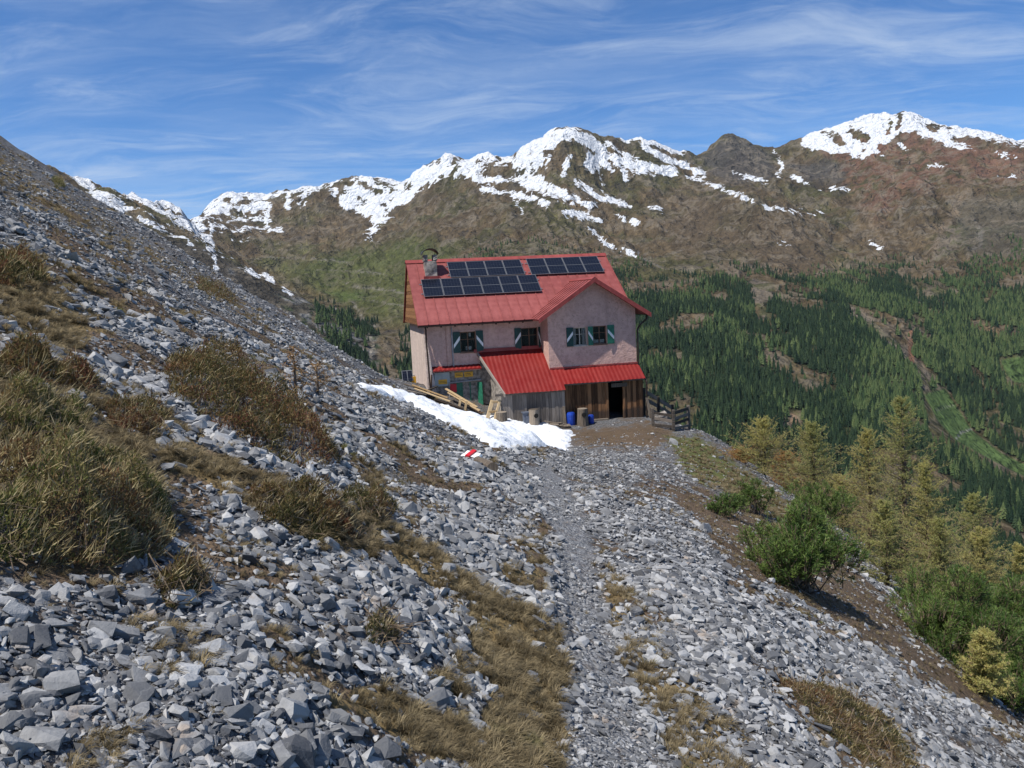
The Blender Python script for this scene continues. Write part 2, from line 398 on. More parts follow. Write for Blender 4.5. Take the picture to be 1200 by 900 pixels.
# ------------------------------------------------------------------ materials
def material(name):
    m = bpy.data.materials.new(name); m.use_nodes = True; m.node_tree.nodes.clear()
    t = NT(m.node_tree); bs = t.n('ShaderNodeBsdfPrincipled'); out = t.n('ShaderNodeOutputMaterial')
    t.t.links.new(bs.outputs[0], out.inputs[0]); t.bs = bs; t.out = out; return m, t
def objco(t): return t.n('ShaderNodeTexCoord').outputs['Object']
def worldco(t): return t.n('ShaderNodeNewGeometry').outputs['Position']
def orand(t): return t.n('ShaderNodeObjectInfo').outputs['Random']
def attr(t, name, out='Fac'): return t.n('ShaderNodeAttribute', attribute_name=name).outputs[out]
def bump(t, h, strength=.5, dist=.02):
    b = t.n('ShaderNodeBump', {'Strength': strength, 'Distance': dist, 'Height': h}); t.t.links.new(b.outputs[0], t.bs.inputs['Normal'])
def simple(name, col, rough=.7, var=.25, scale=6.0, metal=0.0, spec=.4, bmp=0.0, bscale=30, rnd=0.0):
    m, t = material(name); co = objco(t)
    f = t.ramp(t.noise(co, scale, 5, .6), .3, .7)
    c = t.mix(f, tuple(v*(1 - var) for v in col), tuple(min(1, v*(1 + var)) for v in col))
    if rnd:
        c = t.mix(1.0, c, t.n('ShaderNodeCombineColor', {0: t.math('MULTIPLY_ADD', orand(t), rnd, 1 - rnd/2), 1: t.math('MULTIPLY_ADD', orand(t), rnd, 1 - rnd/2), 2: t.math('MULTIPLY_ADD', orand(t), rnd, 1 - rnd/2)}).outputs[0], 'MULTIPLY')
    t.set(t.bs.inputs['Base Color'], c); t.bs.inputs['Roughness'].default_value = rough; t.bs.inputs['Metallic'].default_value = metal
    t.bs.inputs['Specular IOR Level'].default_value = spec
    if bmp: bump(t, t.noise(co, bscale, 4, .6), bmp)
    return m
MAT = {}
# ------------------------------------------------------------------ far terrain mesh and its cover
FOREST = [(455, 470), (470, 400), (500, 340), (535, 300), (580, 275), (640, 270), (690, 292), (725, 300), (760, 308), (800, 318), (860, 306), (930, 318), (1000, 303), (1050, 292), (1085, 312), (1110, 300), (1140, 262), (1200, 262), (1280, 262), (1280, 760), (900, 700), (760, 560), (470, 500)]
FOREST_L = [(395, 398), (420, 415), (440, 440), (470, 460), (400, 450)]
MEADOW = [(1083, 462), (1108, 455), (1122, 478), (1140, 505), (1172, 530), (1215, 552), (1215, 566), (1160, 538), (1120, 516), (1098, 492)]
MEADOW2 = [(1172, 422), (1196, 417), (1215, 424), (1215, 452), (1190, 448), (1180, 440)]
CLEAR = [([(992, 352), (1012, 362), (1040, 385), (1065, 405), (1088, 430), (1100, 452), (1084, 462), (1072, 440), (1050, 412), (1020, 385), (995, 365)], 1),
         ([(878, 325), (905, 328), (908, 350), (895, 375), (884, 365), (880, 345)], 1), ([(1064, 388), (1070, 386), (1072, 425), (1064, 424)], 1),
         ([(940, 410), (960, 402), (958, 415)], .8), ([(915, 478), (938, 480), (940, 505), (918, 500)], .9), ([(770, 395), (800, 385), (805, 430), (780, 440)], .45), ([(1070, 345), (1100, 340), (1110, 355), (1075, 360)], .7),
         ([(1118, 262), (1140, 240), (1130, 285), (1098, 305), (1088, 300)], 1), ([(1140, 270), (1155, 268), (1150, 295), (1142, 300)], .9)]
def forest_density(px, py, x, y):
    jx = px + fbm(x/60, y/60, 3, 71)*14; jy = py + fbm(x/60, y/60, 3, 72)*10
    d = sstep(sdist(jx, jy, FOREST), -4, 30)
    d = d*(0.16 + 0.84*sstep(jy, 296, 375))
    d = d*np.clip(.82 + 1.9*fbm(x/150, y/150, 4, 77), .04, 1)
    scat = sstep(jx, 560, 600)*(1 - sstep(jx, 690, 720))*(1 - sstep(jy, 300, 330)); d = d*(1 - .45*scat)
    for poly, w in CLEAR: d = d*(1 - w*sstep(sdist(jx*.4 + px*.6, jy*.4 + py*.6, poly), -3, 3))
    d = np.maximum(d, .85*sstep(sdist(jx, jy, FOREST_L), -2, 6))
    cl = sstep(sdist(jx, jy, [(330, 345), (440, 380), (440, 405), (380, 400), (330, 370)]), -2, 6); d = np.maximum(d, .22*cl)
    d = d*(1 - sstep(np.maximum(sdist(px, py, MEADOW), sdist(px + 5, py - 9, MEADOW)), -5, -1))*(1 - sstep(np.maximum(sdist(px, py, MEADOW2), sdist(px, py - 9, MEADOW2)), -4, -1))
    return d

SNOW_POLY = [([(60, 200), (75, 206), (130, 217), (180, 234), (213, 242), (240, 262), (250, 288), (225, 272), (196, 262), (160, 245), (148, 256), (140, 252), (105, 228)], 1.0),
 ([(222, 240), (262, 229), (318, 226), (316, 246), (270, 251), (238, 253)], .8), ([(216, 276), (232, 282), (246, 289), (226, 292), (219, 287)], 1),
 ([(393, 236), (412, 214), (428, 206), (452, 212), (470, 214), (498, 193), (523, 179), (548, 188), (532, 193), (520, 206), (492, 224), (472, 240), (452, 256), (446, 262), (436, 284), (424, 278), (436, 262), (430, 254), (408, 250)], .95),
 ([(528, 207), (553, 184), (580, 182), (604, 187), (584, 192), (566, 197), (560, 206), (590, 206), (606, 214), (570, 214), (545, 211)], .95),
 ([(598, 194), (614, 175), (645, 164), (655, 158), (650, 172), (640, 188), (630, 203), (648, 214), (668, 226), (700, 238), (694, 246), (655, 233), (618, 222), (596, 212), (615, 198)], .95),
 ([(690, 183), (704, 178), (716, 192), (722, 200), (706, 199), (692, 203), (683, 196)], 1),
 ([(932, 165), (975, 149), (1020, 139), (1056, 138), (1050, 154), (1036, 168), (1032, 180), (1012, 186), (990, 180), (962, 179), (942, 173)], .92),
 ([(1060, 137), (1090, 143), (1122, 150), (1124, 163), (1148, 180), (1122, 176), (1098, 164), (1072, 157), (1056, 156)], .85),
 ([(1108, 145), (1130, 151), (1200, 165), (1260, 178), (1260, 184), (1195, 172), (1150, 162), (1120, 158)], .8), ([(1166, 178), (1195, 181), (1196, 186), (1172, 185)], 1), ([(1083, 190), (1108, 192), (1100, 198), (1085, 197)], .9)]
SNOW_LINE = [([(165, 255), (192, 270), (205, 276)], 2.5), ([(205, 274), (245, 291), (262, 300)], 2), ([(284, 313), (305, 323)], 2.4), ([(310, 322), (319, 328)], 2.5), ([(333, 340), (344, 347)], 1.6), ([(246, 262), (249, 300), (259, 330)], 2.2),
 ([(240, 257), (312, 257)], 1.6), ([(246, 264), (300, 268)], 1.4), ([(255, 274), (282, 270)], 1.6), ([(287, 266), (332, 269)], 1.6), ([(270, 281), (292, 279)], 1.1), ([(315, 243), (310, 266)], 2.2), ([(262, 300), (275, 306)], 1.6),
 ([(318, 228), (345, 222), (395, 212)], 3.2), ([(343, 222), (336, 241)], 2.5), ([(362, 218), (352, 237)], 2.8), ([(380, 215), (364, 228)], 2.2), ([(396, 212), (390, 232)], 2.5),
 ([(655, 158), (672, 155), (690, 165), (712, 182), (745, 196), (788, 201)], 5.5), ([(668, 183), (661, 202)], 4), ([(730, 194), (735, 212)], 2.8), ([(703, 204), (706, 219)], 2.6), ([(733, 163), (748, 160), (772, 170), (800, 178)], 4), ([(755, 172), (790, 190), (824, 204)], 3.2), ([(712, 168), (740, 185), (780, 198)], 2.5),
 ([(567, 221), (612, 230), (642, 239)], 3.6), ([(604, 238), (613, 249)], 1.8), ([(678, 214), (702, 231), (737, 241)], 2.8), ([(664, 248), (702, 258)], 3), ([(724, 254), (746, 259)], 2.4), ([(764, 242), (779, 247)], 2), ([(715, 238), (722, 230)], 1.4),
 ([(693, 268), (711, 286), (742, 299)], 2.6), ([(805, 207), (838, 217), (884, 236)], 2.1), ([(898, 244), (925, 246), (962, 251)], 1.5), ([(860, 203), (880, 209), (900, 212)], 1.8), ([(930, 208), (958, 219), (996, 222)], 2.6), ([(908, 178), (917, 195), (911, 208)], 1.4),
 ([(910, 285), (928, 288)], 1.6), ([(1019, 284), (1037, 293)], 1.3), ([(800, 190), (815, 204)], 2.4), ([(1170, 203), (1190, 208)], 1.3), ([(1055, 168), (1061, 172)], 2.2)]
SNOW_CUT = [([(112, 215), (150, 234), (182, 249), (236, 288)], 2.6), ([(185, 242), (222, 256)], 1.6), ([(232, 246), (240, 240)], 2.5), ([(262, 233), (275, 240), (290, 236)], 2), ([(420, 214), (445, 226)], 3), ([(440, 211), (462, 222)], 2.5), ([(500, 192), (515, 188)], 2.2), ([(455, 226), (480, 216)], 2.2),
 ([(980, 160), (985, 166)], 4.5), ([(1000, 156), (1014, 162)], 5), ([(1043, 142), (1042, 156)], 2.2), ([(1090, 150), (1096, 153)], 3), ([(965, 155), (975, 158)], 2.5), ([(1115, 162), (1128, 166)], 3), ([(640, 175), (648, 180)], 3), ([(560, 190), (585, 187)], 2.)]
LIGHT_LINES = [([(310, 302), (360, 303), (412, 308)], 1.0, .8), ([(372, 316), (410, 318), (452, 322)], 1.0, .8), ([(408, 335), (440, 338), (482, 345)], 1.2, 1), ([(430, 352), (478, 360)], .9, .8), ([(975, 257), (1010, 250), (1060, 245), (1100, 243)], 1.0, .7), ([(740, 300), (760, 306), (775, 314)], 1.0, 1),
 ([(1080, 172), (1060, 200), (1030, 236), (1020, 262), (1040, 290)], 2.4, .9), ([(1004, 224), (1012, 250), (1036, 284)], 2.2, .9), ([(1100, 205), (1060, 235), (1045, 260)], 1.2, .5), ([(416, 358), (428, 382), (437, 402), (433, 432)], 2.8, 1), ([(370, 360), (368, 380), (377, 402)], 1.8, .9), ([(400, 390), (388, 400)], 1.2, .7),
 ([(1130, 195), (1136, 215), (1118, 250), (1100, 275), (1090, 302)], 6, .9), ([(1150, 270), (1144, 292)], 4, .8), ([(1000, 318), (1010, 338)], 1.4, .8), ([(268, 328), (275, 345), (272, 360)], 1.5, .8), ([(760, 260), (790, 275)], 1.5, .4)]
def far_cover(px, py, x, y, r):
    n1 = fbm(x/300, y/300, 4, 51); n2 = fbm(x/90, y/90, 3, 53); n3 = fbm(x/35, y/35, 2, 57)
    C = lambda *c: np.array(c)
    def mix(a, b, f): return a*(1 - f[:, None]) + b*f[:, None]
    c = np.ones((len(px), 3))*C(.17, .125, .072)
    c = mix(c, C(.125, .115, .052), sstep(n1 + .3*n2, -.25, .45))
    c = mix(c, C(.20, .165, .12), .7*sstep(n2 + .4*n3, .15, .6))
    streak = ridged(np.arctan2(x, y)*95 + np.log(r)*16 + n1*.5, np.log(r)*6, 3, 61)
    c = c*(0.62 + .62*sstep(streak, .3, .95))[:, None]
    sk2 = ridged(np.arctan2(x, y)*230 - np.log(r)*22 + n2, np.log(r)*14, 3, 63); c = mix(c, C(.24, .20, .155), .8*sstep(sk2, .72, .98)*(py < 330))
    rk = sstep(ridged(x/150 + n2, y/150, 4, 69), .72, 1.0); c = mix(c, C(.10, .09, .08), .85*rk*(py < 320))
    jx = px + n2*9 + n3*3; jy = py + n1*8 + n2*5
    g = sstep(sdist(jx, jy, [(300, 305), (400, 285), (500, 265), (540, 300), (500, 380), (440, 385), (380, 350), (330, 330)]), -10, 25)
    c = mix(c, C(.105, .125, .038)*(.8 + .4*sstep(streak, .3, .9))[:, None], g*.8)
    gl = sstep(sdist(jx, jy, [(370, 335), (420, 330), (440, 345), (400, 352)]), -4, 8); c = mix(c, C(.10, .14, .04), gl*.7)
    red = sstep(sdist(jx, jy, [(955, 172), (1010, 150), (1060, 140), (1215, 165), (1215, 225), (1130, 225), (1070, 235), (1040, 265), (1010, 250), (985, 215)]), -6, 20)
    c = mix(c, C(.205, .105, .07), red*.75*sstep(n2 + n3, -.6, .3))
    dk = sstep(sdist(jx, jy, [(812, 184), (835, 176), (855, 156), (885, 170), (905, 182), (912, 208), (870, 215), (828, 205)]), -4, 8); c = mix(c, C(.085, .078, .072), dk*.85)
    dk = sstep(sdist(jx, jy, [(925, 190), (960, 185), (1000, 195), (985, 215), (940, 212)]), -4, 8); c = mix(c, C(.10, .092, .085), dk*.8)
    br = sstep(sdist(jx, jy, [(800, 215), (880, 240), (960, 258), (1000, 290), (950, 320), (850, 320), (790, 300), (760, 260)]), -8, 20); c = mix(c, C(.12, .09, .06), br*.6)
    gy = sstep(sdist(jx, jy, [(150, 262), (245, 292), (340, 345), (440, 395), (450, 440), (300, 400), (150, 330)]), -4, 8); c = mix(c, C(.075, .066, .056), gy*.9)
    cl = sstep(sdist(jx, jy, [(322, 350), (370, 352), (445, 378), (442, 440), (400, 420), (345, 385)]), -4, 6); c = mix(c, C(.24, .235, .23)*np.ones((len(px), 1)), cl*sstep(n3 + n2, -.1, .35)); c = mix(c, C(.05, .07, .03), cl*sstep(n3 - n2, .05, .35))
    cl = sstep(sdist(jx, jy, [(255, 320), (280, 318), (290, 340), (275, 352), (258, 345)]), -3, 4); c = mix(c, C(.2, .2, .2), cl*sstep(n3, -.2, .2)*.8)
    for poly, w in CLEAR: c = mix(c, np.where((n3 + n2 > .0)[:, None], C(.20, .165, .125), C(.11, .11, .055)), .9*w*sstep(sdist(jx, jy, poly), -3, 2))
    c = mix(c, C(.30, .16, .10), sstep(sdist(px, py, CLEAR[2][0]), -1, 1))
    c = mix(c, C(.36, .24, .15), sstep(sdist(px + n3*4, py + n3*3, [(925, 483), (936, 488), (936, 500), (926, 498)]), -1, 1))
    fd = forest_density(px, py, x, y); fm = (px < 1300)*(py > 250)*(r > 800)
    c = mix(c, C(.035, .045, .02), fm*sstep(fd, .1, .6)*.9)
    lr = sstep(sdist(jx, jy, [(1110, 235), (1215, 225), (1215, 300), (1130, 300)]), -4, 8); c = mix(c, C(.11, .10, .075), lr*.7)
    for ln, w, k in LIGHT_LINES: c = mix(c, C(.27, .245, .21) if k != .9 else C(.25, .19, .13), .75*k*sstep(sdist(px + n3*3 + n2*3, py + n3*2.5 + n2*2, ln, False) + n3*w*.8, -w*1.1, -w*.2))
    mw = np.maximum(sstep(sdist(px, py, MEADOW), -1, 1), sstep(sdist(px, py, MEADOW2), -1, 1)); c = mix(c, C(.105, .165, .055), mw)
    c = mix(c, C(.22, .25, .16), sstep(sdist(px, py, [(1097, 481), (1108, 477), (1118, 475)], False), -1.2, -.3)*mw); c = mix(c, C(.34, .33, .30), sstep(sdist(px, py, [(1121, 514), (1126, 507), (1138, 503)], False), -1.3, -.4))
    s = np.full(px.shape, -9.0); kx = px + n2*4 + n3*2.2; ky = py + n2*3 + n3*2.2
    skx = [p_[0] for p_ in skyline]; sky_ = [p_[1] for p_ in skyline]
    for poly, w in SNOW_POLY:
        poly = [(a_, b_ - 16) if abs(np.interp(a_, skx, sky_) - b_) < 5 else (a_, b_) for a_, b_ in poly]
        s = np.maximum(s, sdist(kx, ky, poly)*w - (1 - w)*6*np.maximum(0, n2*2))
    for ln, w in SNOW_LINE: s = np.maximum(s, sdist(kx, ky, ln, False) + w*1.15)
    for ln, w in SNOW_CUT: s = np.minimum(s, -(sdist(kx, ky, ln, False) + w))
    cut = ridged(np.arctan2(x, y)*70 + n1, np.log(r)*9, 2, 66)
    s = s - 7*sstep(cut, .72, 1.0)*np.where(px > 250, 1, .35) - 2.6*np.maximum(0, n3 + .1)
    far_ok = (py < 350) & (r > 1500)
    rr = sstep(r, 2000, 2600) + (px < 360)
    s = np.where(far_ok & (rr > .5), s, -9)
    c = c*.80
    rock = np.clip(1 - np.maximum(mw*1.0, fm*sstep(fd, .05, .4)) - .5*g, 0, 1)
    return np.clip(c, .01, 1), np.clip(s/8 + .36, -1.5, .70), rock

NR, NC = 560, 860
_az = np.linspace(math.radians(-50), math.radians(50), NC)
_lr = np.concatenate([np.geomspace(105, 850, 50, endpoint=False), np.geomspace(850, 4700, 470, endpoint=False), np.geomspace(4700, 8200, 40)])
AZ, RR = np.meshgrid(_az, _lr); FX, FY = RR*np.sin(AZ), RR*np.cos(AZ)
FZ = zfun(FX, FY)
FZ = FZ - 1.2*(1 - sstep(RR, 120, 150))
fpx, fpy = proj(np.stack([FX, FY, FZ], -1))
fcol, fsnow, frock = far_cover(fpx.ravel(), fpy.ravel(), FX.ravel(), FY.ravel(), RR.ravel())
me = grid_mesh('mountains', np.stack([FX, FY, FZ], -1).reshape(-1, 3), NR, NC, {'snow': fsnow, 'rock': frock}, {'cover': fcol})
def m_far():
    m, t = material('mountain_cover'); co = worldco(t)
    c = attr(t, 'cover', 'Color')
    f = t.noise(co, .035, 6, .65); f2 = t.noise(co, .006, 5, .6)
    f3 = t.noise(t.mapping(co, (1, 1, .35)), .013, 7, .72)
    v = t.math('MAXIMUM', t.math('ADD', t.math('ADD', t.math('MULTIPLY', f, 1.5), t.math('MULTIPLY', f3, 1.5)), t.math('MULTIPLY_ADD', f2, .8, -.9)), .25)
    def rdg(sc_, w_): return t.math('MULTIPLY', t.math('SUBTRACT', 1.0, t.math('MULTIPLY', t.math('ABSOLUTE', t.math('SUBTRACT', t.noise(t.mapping(co, (1, 1, .6)), sc_, 2.5, .55, .4), .5)), 4.2)), w_)
    rg = t.math('ADD', t.math('ADD', rdg(.005, .42), rdg(.013, .33)), rdg(.035, .25))
    c = t.mix(1.0, c, t.n('ShaderNodeCombineColor', {0: v, 1: v, 2: v}).outputs[0], 'MULTIPLY')
    c = t.mix(t.math('MULTIPLY', t.math('MULTIPLY', t.ramp(rg, .56, .30), .7), attr(t, 'rock')), c, (.05, .043, .036)); c = t.mix(t.math('MULTIPLY', t.math('MULTIPLY', t.ramp(rg, .74, .92), .5), attr(t, 'rock')), c, (.22, .185, .14))
    s = t.math('ADD', attr(t, 'snow'), t.math('MULTIPLY', t.math('ADD', t.math('SUBTRACT', t.noise(co, .05, 5, .7), .5), t.math('SUBTRACT', rg, .62)), 1.25))
    s = t.ramp(s, .46, .54)
    c = t.mix(s, c, (.72, .74, .77))
    t.set(t.bs.inputs['Base Color'], c); t.bs.inputs['Roughness'].default_value = .95; t.bs.inputs['Specular IOR Level'].default_value = .1
    bump(t, t.math('ADD', t.math('MULTIPLY', rg, 1.0), t.math('MULTIPLY', t.noise(co, .014, 8, .7), .8)), 1.0, 45)
    return m
MAT['far'] = m_far(); me.materials.append(MAT['far'])
tag(link(bpy.data.objects.new('mountains', me)), 'brown alpine mountains with melting snow above a forested valley', 'mountains', kind='structure')

# ------------------------------------------------------------------ near ground mesh and its cover
P_GRASS = [([(430, 592), (520, 640), (600, 690), (645, 740), (658, 800), (664, 930), (540, 930), (585, 820), (560, 745), (500, 690), (440, 640)], .95), ([(688, 640), (735, 690), (790, 760), (850, 840), (905, 930), (800, 930), (755, 830), (722, 750), (695, 690)], .62),
           ([(180, 480), (300, 560), (420, 585), (490, 620), (440, 655), (330, 620), (250, 575), (190, 540)], .85), ([(-100, 260), (60, 310), (125, 375), (60, 440), (180, 470), (210, 520), (120, 590), (-100, 590)], .75), ([(-60, 120), (20, 178), (120, 246), (250, 322), (335, 385), (300, 384), (200, 325), (100, 280), (0, 226), (-60, 200)], .42),
           ([(600, 600), (640, 640), (650, 720), (625, 690)], .7), ([(770, 506), (820, 507), (900, 566), (1000, 652), (960, 655), (880, 605), (800, 552)], .8), ([(150, 730), (250, 735), (260, 780), (150, 790)], .35), ([(60, 860), (140, 850), (150, 930), (60, 930)], .4), ([(400, 560), (440, 570), (470, 600), (420, 590)], .8), ([(440, 535), (480, 545), (480, 570), (450, 565)], .5)]
P_DIRT = [([(735, 552), (800, 568), (880, 600), (960, 650), (1010, 668), (1090, 735), (1215, 850), (1215, 890), (1110, 812), (1000, 752), (930, 722), (870, 670), (810, 612)], 1.0), ([(640, 503), (760, 492), (800, 506), (770, 528), (690, 528)], .75), ([(735, 560), (770, 558), (775, 572), (745, 575)], .8), ([(840, 640), (880, 660), (900, 700), (860, 680)], .7), ([(20, 560), (200, 600), (240, 660), (150, 720), (0, 690)], .7), ([(1030, 790), (1060, 795), (1070, 815), (1040, 810)], .7), ([(1090, 850), (1150, 870), (1140, 885), (1100, 875)], .6), ([(870, 770), (980, 795), (1090, 890), (1100, 930), (1000, 930), (920, 830)], .8)]
P_GREEN = [([(770, 506), (820, 507), (905, 570), (960, 640), (880, 600), (800, 552)], 1), ([(690, 690), (760, 820), (840, 910), (800, 930), (740, 820)], .55), ([(660, 520), (700, 525), (690, 540), (660, 535)], .3)]
SNOWPATCH = [(422, 455), (470, 461), (520, 476), (560, 487), (600, 491), (640, 497), (673, 508), (668, 518), (640, 523), (600, 527), (572, 524), (552, 509), (540, 499), (528, 500), (510, 487), (480, 474), (445, 465)]
def cover(px, py, x, y):
    n = fbm(x/.9, y/.9, 4, 81); n2 = fbm(x/.25, y/.25, 2, 83)
    sc = np.minimum(14, 500/np.maximum(np.hypot(x, y), 2)*.25)
    jx = px + n*sc*2.2 + n2*sc; jy = py + fbm(x/.8, y/.8, 3, 85)*sc*1.6
    g = np.zeros(px.shape); d = np.zeros(px.shape); gr = np.zeros(px.shape)
    for p, w in P_GRASS: g = np.maximum(g, w*sstep(sdist(jx, jy, p), -8, 14))
    for p, w in P_DIRT: d = np.maximum(d, w*sstep(sdist(jx, jy, p), -8, 12))
    for p, w in P_GREEN: gr = np.maximum(gr, w*sstep(sdist(jx, jy, p), -8, 14))
    g = np.maximum(g, .75*sstep(n + .5*n2, .52, .75)*(px < 640))
    nd = fbm(x/1.5 + 9, y/1.5, 4, 87); d = np.maximum(d, .95*sstep(nd + .25*n, .10, .42)*(px < 640)*(np.hypot(x, y) < 30)); d = np.maximum(d, .8*sstep(nd + .25*n2, .42, .62)*(px >= 640))
    pth = sstep(sdist(px + n*14 + n2*5, py, PATH), -12, 12)
    g = g*(1 - pth); d = d*(1 - pth)
    return g, d, gr, pth

NR, NC = 470, 470
_az = np.linspace(math.radians(-64), math.radians(64), NC); _lr = np.geomspace(3.2, 150, NR)
AZ, RR = np.meshgrid(_az, _lr); GX, GY = RR*np.sin(AZ), RR*np.cos(AZ) - 5.0
GZ = zfun(GX, GY)
gpx, gpy = proj(np.stack([GX, GY, GZ], -1))
cg, cd, cgr, cp = cover(gpx.ravel(), gpy.ravel(), GX.ravel(), GY.ravel())
me = grid_mesh('ground', np.stack([GX, GY, GZ], -1).reshape(-1, 3), NR, NC, {'grass': cg, 'dirt': cd, 'green': cgr, 'path': cp})
def m_ground():
    m, t = material('hillside'); co = worldco(t)
    v = t.n('ShaderNodeTexVoronoi', {'Scale': 16.0, 'Randomness': 1.0}); t.t.links.new(co, v.inputs['Vector'])
    v2 = t.n('ShaderNodeTexVoronoi', {'Scale': 42.0, 'Randomness': 1.0}); t.t.links.new(co, v2.inputs['Vector'])
    sep = t.n('ShaderNodeSeparateColor', {0: v.outputs['Color']}); sep2 = t.n('ShaderNodeSeparateColor', {0: v2.outputs['Color']})
    rock = t.mix(sep.outputs[0], (.045, .045, .047), (.17, .172, .18))
    grav = t.mix(sep2.outputs[0], (.10, .103, .11), (.25, .255, .265))
    soil = t.mix(t.noise(co, 4.5, 8, .72), (.035, .024, .016), (.17, .12, .078))
    straw = t.mix(t.noise(co, 9.0, 6, .7), (.07, .05, .024), (.23, .165, .075))
    grn = t.mix(t.noise(co, 5.0, 5, .7), (.05, .065, .018), (.14, .14, .05))
    nz = t.math('MULTIPLY', t.math('SUBTRACT', t.noise(co, 2.2, 6, .7), .5), .9)
    c = t.mix(t.ramp(t.noise(co, .8, 6, .65), .48, .66), rock, t.mix(.6, rock, soil))
    c = t.mix(t.ramp(t.math('ADD', attr(t, 'dirt'), nz), .3, .7), c, soil)
    st = t.mix(t.ramp(t.math('ADD', attr(t, 'green'), nz), .3, .7), straw, grn)
    c = t.mix(t.ramp(t.math('ADD', attr(t, 'grass'), nz), .3, .65), c, st)
    c = t.mix(t.ramp(t.math('ADD', attr(t, 'path'), t.math('MULTIPLY', nz, .6)), .35, .75), c, t.mix(t.ramp(t.noise(co, 6, 5, .6), .45, .7), grav, t.mix(.5, grav, soil)))
    t.set(t.bs.inputs['Base Color'], c); t.bs.inputs['Roughness'].default_value = .92; t.bs.inputs['Specular IOR Level'].default_value = .2
    h = t.math('ADD', t.math('MULTIPLY', v.outputs['Distance'], -1.0), t.math('MULTIPLY', v2.outputs['Distance'], -.5))
    bump(t, t.math('ADD', h, t.noise(co, 30, 4, .6)), .9, .035)
    return m
MAT['ground'] = m_ground(); me.materials.append(MAT['ground'])
link(tag(bpy.data.objects.new('ground', me), kind='structure'))

# ------------------------------------------------------------------ hut materials
def m_plaster(name, col, dirt):
    m, t = material(name); co = objco(t)
    n = t.noise(co, 1.1, 6, .65); n2 = t.noise(co, 5.0, 6, .7)
    c = t.mix(t.ramp(n, .35, .7), tuple(v*.88 for v in col), tuple(min(1, v*1.06) for v in col))
    c = t.mix(t.math('MULTIPLY', t.ramp(n2, .44, .70), .75), c, dirt)
    wet = t.noise(t.mapping(co, (2.2, 2.2, .22)), 1.6, 5, .6)
    c = t.mix(t.math('MULTIPLY', t.ramp(wet, .52, .72), .35), c, tuple(v*.6 for v in col))
    chip = t.ramp(t.noise(co, 7.5, 3, .5), .66, .70)
    c = t.mix(t.math('MULTIPLY', chip, .7), c, (.24, .17, .14))
    t.set(t.bs.inputs['Base Color'], c); t.bs.inputs['Roughness'].default_value = .93; t.bs.inputs['Specular IOR Level'].default_value = .2
    bump(t, t.math('ADD', t.noise(co, 14, 5, .65), t.math('MULTIPLY', t.noise(co, 3, 4, .6), 1.5)), .7, .05); return m
MAT['pink'] = m_plaster('pink_plaster', (.58, .385, .33), (.38, .245, .20))
MAT['cream'] = m_plaster('pale_plaster', (.62, .51, .45), (.42, .31, .26))
def m_metal(name, col, dust, rough=.45):
    m, t = material(name); co = objco(t)
    n = t.noise(co, 1.4, 6, .65); st = t.noise(t.mapping(co, (5, .5, .5)), 1.3, 4, .6)
    c = t.mix(t.ramp(n, .3, .75), tuple(v*.88 for v in col), tuple(v*1.1 for v in dust)); c = t.mix(t.math('MULTIPLY', t.ramp(st, .5, .72), .55), c, tuple(v*.6 for v in col))
    v = t.math('MULTIPLY_ADD', orand(t), .14, .93)
    c = t.mix(1.0, c, t.n('ShaderNodeCombineColor', {0: v, 1: v, 2: v}).outputs[0], 'MULTIPLY')
    c = t.mix(t.math('MULTIPLY', t.ramp(t.noise(co, 2.6, 7, .75), .68, .76), .5), c, (.45, .33, .30))
    t.set(t.bs.inputs['Base Color'], c); t.bs.inputs['Roughness'].default_value = rough; t.bs.inputs['Specular IOR Level'].default_value = .3
    bump(t, t.noise(co, 2.2, 3, .5), .25, .08); return m
MAT['roof'] = m_metal('faded_red_sheet', (.215, .05, .046), (.25, .07, .064), .6)
MAT['porch'] = m_metal('bright_red_sheet', (.215, .012, .010), (.20, .022, .018), .5)
MAT['trim'] = m_metal('red_trim', (.22, .04, .036), (.26, .056, .05), .6)
def m_wood(name, a, b, axis=2, rough=.85, black=0.0):
    m, t = material(name); co = objco(t); sc = [16, 16, 16]; sc[axis] = .9
    f = t.noise(t.mapping(co, tuple(sc)), 1.6, 6, .65, .4); v = orand(t)
    c = t.mix(t.ramp(t.math('ADD', f, t.math('MULTIPLY', t.math('SUBTRACT', v, .5), .45)), .3, .72), a, b)
    if black:
        z = t.n('ShaderNodeSeparateXYZ', {0: co}).outputs[2]
        w = t.math('ADD', t.ramp(z, .95, .25), t.math('MULTIPLY', t.math('SUBTRACT', t.noise(co, 2.2, 4), .5), .9))
        c = t.mix(t.math('MULTIPLY', t.ramp(w, .35, .8), black), c, (.035, .031, .028))
    t.set(t.bs.inputs['Base Color'], c); t.bs.inputs['Roughness'].default_value = rough; t.bs.inputs['Specular IOR Level'].default_value = .2
    bump(t, f, .6, .01); return m
MAT['wood'] = m_wood('brown_planks', (.06, .03, .015), (.27, .14, .068), 2, .85, .75)
MAT['gwood'] = m_wood('grey_planks', (.10, .085, .075), (.26, .225, .195), 2)
MAT['gable'] = m_wood('larch_boards', (.13, .055, .022), (.30, .15, .065), 1)
MAT['fresh'] = m_wood('fresh_timber', (.36, .24, .12), (.55, .41, .24), 0)
MAT['old'] = m_wood('old_timber', (.035, .029, .025), (.15, .128, .11), 0)
MAT['log'] = m_wood('log_wood', (.09, .072, .056), (.25, .205, .16), 2)
MAT['green'] = simple('green_paint', (.022, .14, .085), .5, .3, 8)
MAT['dgreen'] = simple('dark_green_paint', (.010, .045, .040), .5, .3, 8)
MAT['white'] = simple('white_paint', (.72, .73, .72), .6, .08, 6)
MAT['dark'] = simple('shade_black', (.012, .011, .010), .95, .3, 3)  # near-black colour stands in for the shade of rooms and holes
